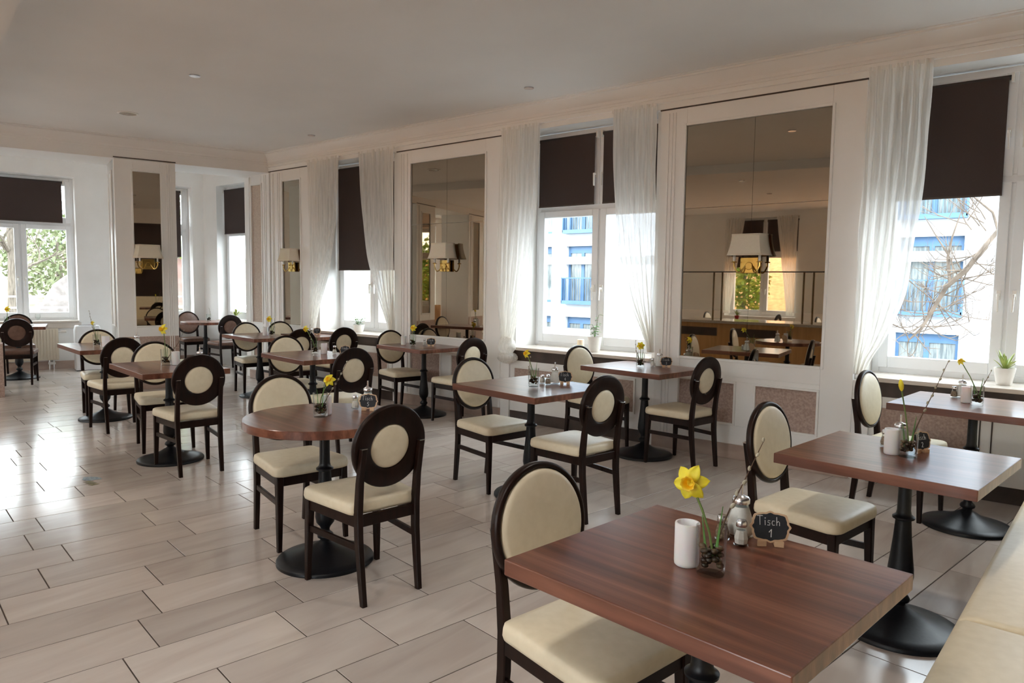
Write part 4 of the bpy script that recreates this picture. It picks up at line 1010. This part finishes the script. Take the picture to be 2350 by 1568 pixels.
# bare tree before it
def branch(m,p,d,L,r,depth,rn):
    pts=[p]; q=p; dd=d.copy(); n=5
    for i in range(n):
        dd=(dd+Vector((rn.uniform(-.22,.22),rn.uniform(-.22,.22),rn.uniform(-.05,.16)))).normalized(); q=q+dd*L/n; pts.append(q)
    m.tube([tuple(v) for v in pts],[r*(1-.5*i/n) for i in range(n+1)],5 if depth<3 else 7,False)
    if depth<=0: return
    for k in range(3 if depth>1 else 4):
        i=rn.randint(2,n); a=rn.uniform(0,6.28); side=Vector((math.cos(a),math.sin(a),rn.uniform(-.1,.7))).normalized()
        branch(m,pts[i],(dd*.7+side*.8).normalized(),L*rn.uniform(.55,.78),r*.52,depth-1,rn)
tr=empty('bare_tree',(0,0,0)); rn=random.Random(12); m=MB()
m.tube([(.0,13,-3.1),(-.15,13,-1),(-.4,13,1.0),(-.62,13,2.4),(-.8,13.1,4.2),(-.9,13.1,5.6)],[.20,.17,.13,.10,.07,.03],12); m.build('trunk','thinbark',tr)
m=MB()
limb=[Vector(p) for p in ((-.62,13,2.4),(-1.15,12.95,2.38),(-1.32,12.9,2.12),(-1.55,12.9,1.75),(-1.8,12.95,1.5),(-1.98,13,1.12),(-2.12,13,.82),(-2.3,13,.62))]
m.tube([tuple(p) for p in limb],[.05,.042,.036,.042,.038,.032,.024,.012],7)
m.tube([(-1.18,12.95,2.36),(-1.26,12.95,2.62),(-1.5,12.95,2.85),(-1.72,12.95,3.15)],[.022,.018,.012,.005],6)
m.tube([(-1.75,12.93,1.55),(-1.80,12.9,1.95),(-1.76,12.9,2.25),(-1.66,12.9,2.65)],[.028,.022,.015,.006],6)
m.tube([(-1.80,12.9,2.0),(-1.98,12.9,2.3),(-2.15,12.9,2.6)],[.014,.010,.005],6)
for k in range(46):
    i=rn.randint(2,len(limb)-2); p=limb[i].lerp(limb[i+1],rn.random()); an=rn.uniform(0,6.28)
    branch(m,p,Vector((math.cos(an),rn.uniform(-.3,.3),math.sin(an)*.8)).normalized(),rn.uniform(.35,.8),.011,1 if k%3 else 2,rn)
for k in range(8):
    p=Vector((-1.2-.4*rn.random(),12.95,2.3+.4*rn.random())); branch(m,p,Vector((rn.uniform(-1,.2),rn.uniform(-.3,.3),rn.uniform(-.2,.9))).normalized(),.7,.010,1,rn)
m.build('branches','thinbark',tr)
tag(tr,'bare tree with fine branches outside the rightmost window','tree')
# garden beyond the far left windows, in far-wall coordinates (s along wall, o outward)
g=MB(); P_=[far(-26,.5),far(22,.5),far(22,30),far(-26,30)]; g.prism([p[:2] for p in P_],-.5,-.35); struct(g.build('garden_ground','asphalt',smooth=0))
def rail(s0,s1,o,label,z0=-.1,z1=1.08,n=24):
    rt=empty('white_railing',(0,0,0)); m=MB()
    for z in (z0+.08,z1-.22,z1): m.bar(far(s0,o,z),far(s1,o,z),.04,.035)
    m.build('rails','whiterail',rt,smooth=0)
    for k in range(n+1):
        s=s0+(s1-s0)*k/n; MB().bar(far(s,o,-.35 if k%6==0 else z0+.08),far(s,o,z1 if k%6==0 else z1-.22),.022,.022).build('post','whiterail',rt,smooth=0)
    tag(rt,label,'railing')
rail(-7,7,3.6,'white garden railing outside the far left window',n=60)
# slope with shrubs
sl=MB(); rn=random.Random(5); N=30; rows=[]
for i in range(N+1):
    s=-14+28*i/N; rows.append([far(s,7+8*j/8,-.35+2.6*(j/8)**1.2+.15*rn.random()) for j in range(9)])
sl.loft(rows,False,False,closed=False); so_=struct(sl.build('bank','palebank',smooth=180))
def leaves(m,c,R,n,rn,sz):
    for k in range(n):
        while True:
            v=Vector((rn.uniform(-1,1),rn.uniform(-1,1),rn.uniform(-1,1)))
            if .25<v.length<1: break
        p=Vector(c)+Vector((v.x*R[0],v.y*R[1],v.z*R[2])); a=Vector((rn.uniform(-1,1),rn.uniform(-1,1),rn.uniform(-1,1))).normalized(); b=a.orthogonal().normalized(); s=sz*rn.uniform(.6,1.3)
        n0=len(m.v); m.add([tuple(p-a*s),tuple(p+b*s*.5),tuple(p+a*s),tuple(p-b*s*.5)],[(0,1,2,3)])
def gtree(s,o,h,R,label,lm,n,seed,th=.22,lean=0,cz=None):
    rt=empty('garden_tree',far(s,o,-.3)); rn=random.Random(seed)
    m=MB(); pts=[(lean*t*h*.2+.05*math.sin(5*t),.06*math.sin(4*t),h*t) for t in (0,.15,.35,.6,.8,1)]
    m.tube(pts,[th,th*.85,th*.75,th*.6,th*.4,th*.2],12)
    for k in range(9):
        t=rn.uniform(.3,.95); z=h*t; a=rn.uniform(0,6.28); branch(m,Vector((lean*t*h*.2,0,z)),Vector((math.cos(a),math.sin(a),.6)).normalized(),R*.9,th*.28,2,rn)
    m.build('trunk','bark',rt)
    m=MB(); c=(lean*h*.15,0,cz if cz else h*.75)
    leaves(m,c,(R,R,R*.9),n,rn,.075); m.build('foliage',lm,rt,smooth=0)
    tag(rt,label,'tree'); return rt
gtree(-.33,6.2,6.0,1.0,'thick ivy-covered tree trunk outside the far left window','ivy',700,1,.17,.05,cz=5)
gtree(.75,8.6,3.6,1.35,'yellow-green bush tree outside the far left window','ivy',2300,2,.08,cz=2.4)
gtree(-3.2,8,5,1.8,'leafy garden tree hidden left of the photo edge, seen in a mirror','bushleaf',2500,3,.14)
gtree(2.8,9,4.5,1.6,'garden tree glimpsed beside the white pillar','bushleaf',2500,4,.12)
ws=MB(); pr=[(-.1,-.35),(-.05,.1),(.12,.62),(.30,1.02),(.48,1.32),(.72,1.52),(1.0,1.6),(2.8,1.72),(2.8,-.35)]
ws.loft([[far(a_,6.0-.25*a_+d_,z_) for a_,z_ in pr] for d_ in (0,.3)])
w_=ws.build('garden_wall','stone',smooth=0); tag(w_,'stone garden wall outside the far left window','garden wall')
hb=empty('pink_garden_house',far(2.4,10,-.3),FARA)
MB().box(-1.4,2.6,0,3,0,2.7).build('walls','rose',hb,smooth=0)
r_=MB(); r_.loft([[(-1.7,-.4,2.6),(2.9,-.4,2.6),(2.9,1.5,3.9),(-1.7,1.5,3.9)],[(-1.7,-.4,2.72),(2.9,-.4,2.72),(2.9,1.5,4.02),(-1.7,1.5,4.02)]]); r_.build('roof','band',hb,smooth=0)
tag(hb,'small pink garden house with pale roof behind the garden wall','building')
# garden behind the back wall, seen in the largest mirror
struct(MB().box(-30,20,-40,-4.7,-.6,-.4).build('back_garden_ground','leaflitter',smooth=0))
bk=MB(); rows=[]
for i in range(21):
    x=-22+30*i/20; rows.append([(x,-8-8*j/8,-.4+3.2*(j/8)) for j in range(9)])
bk.loft(rows,False,False,closed=False); struct(bk.build('back_bank','leaflitter',smooth=180))
for i,(x,y,h,l) in enumerate(((-9.6,-9.5,4,'green shrub behind the back window, left one in the mirror'),(-8.0,-9.0,3.2,'green shrub behind the back window, right one in the mirror'))):
    rt=empty('shrub',(x,y,.0)); m=MB(); rn=random.Random(40+i); leaves(m,(0,0,h*.5),(.7,.7,h*.5),2200,rn,.09); m.build('foliage','bushleaf',rt,smooth=0)
    MB().tube([(0,0,-.3),(0,0,h*.6)],.05,8).build('stem','bark',rt); tag(rt,l,'shrub')
# ---------------------------------------------------------------- daylight portals in the window openings
for c,h in wins: portal(c,6.45,1.92,2*h,2.2,0)
portal(-11.02,6.9,1.92,1.6,2.25,0)
for c,h in fw:
    p=far(c,.45); portal(p[0],p[1],1.92,2*h,2.25,FARA)
for c,h in ow: portal(c,-4.65,1.9,2*h,2.15,PI)
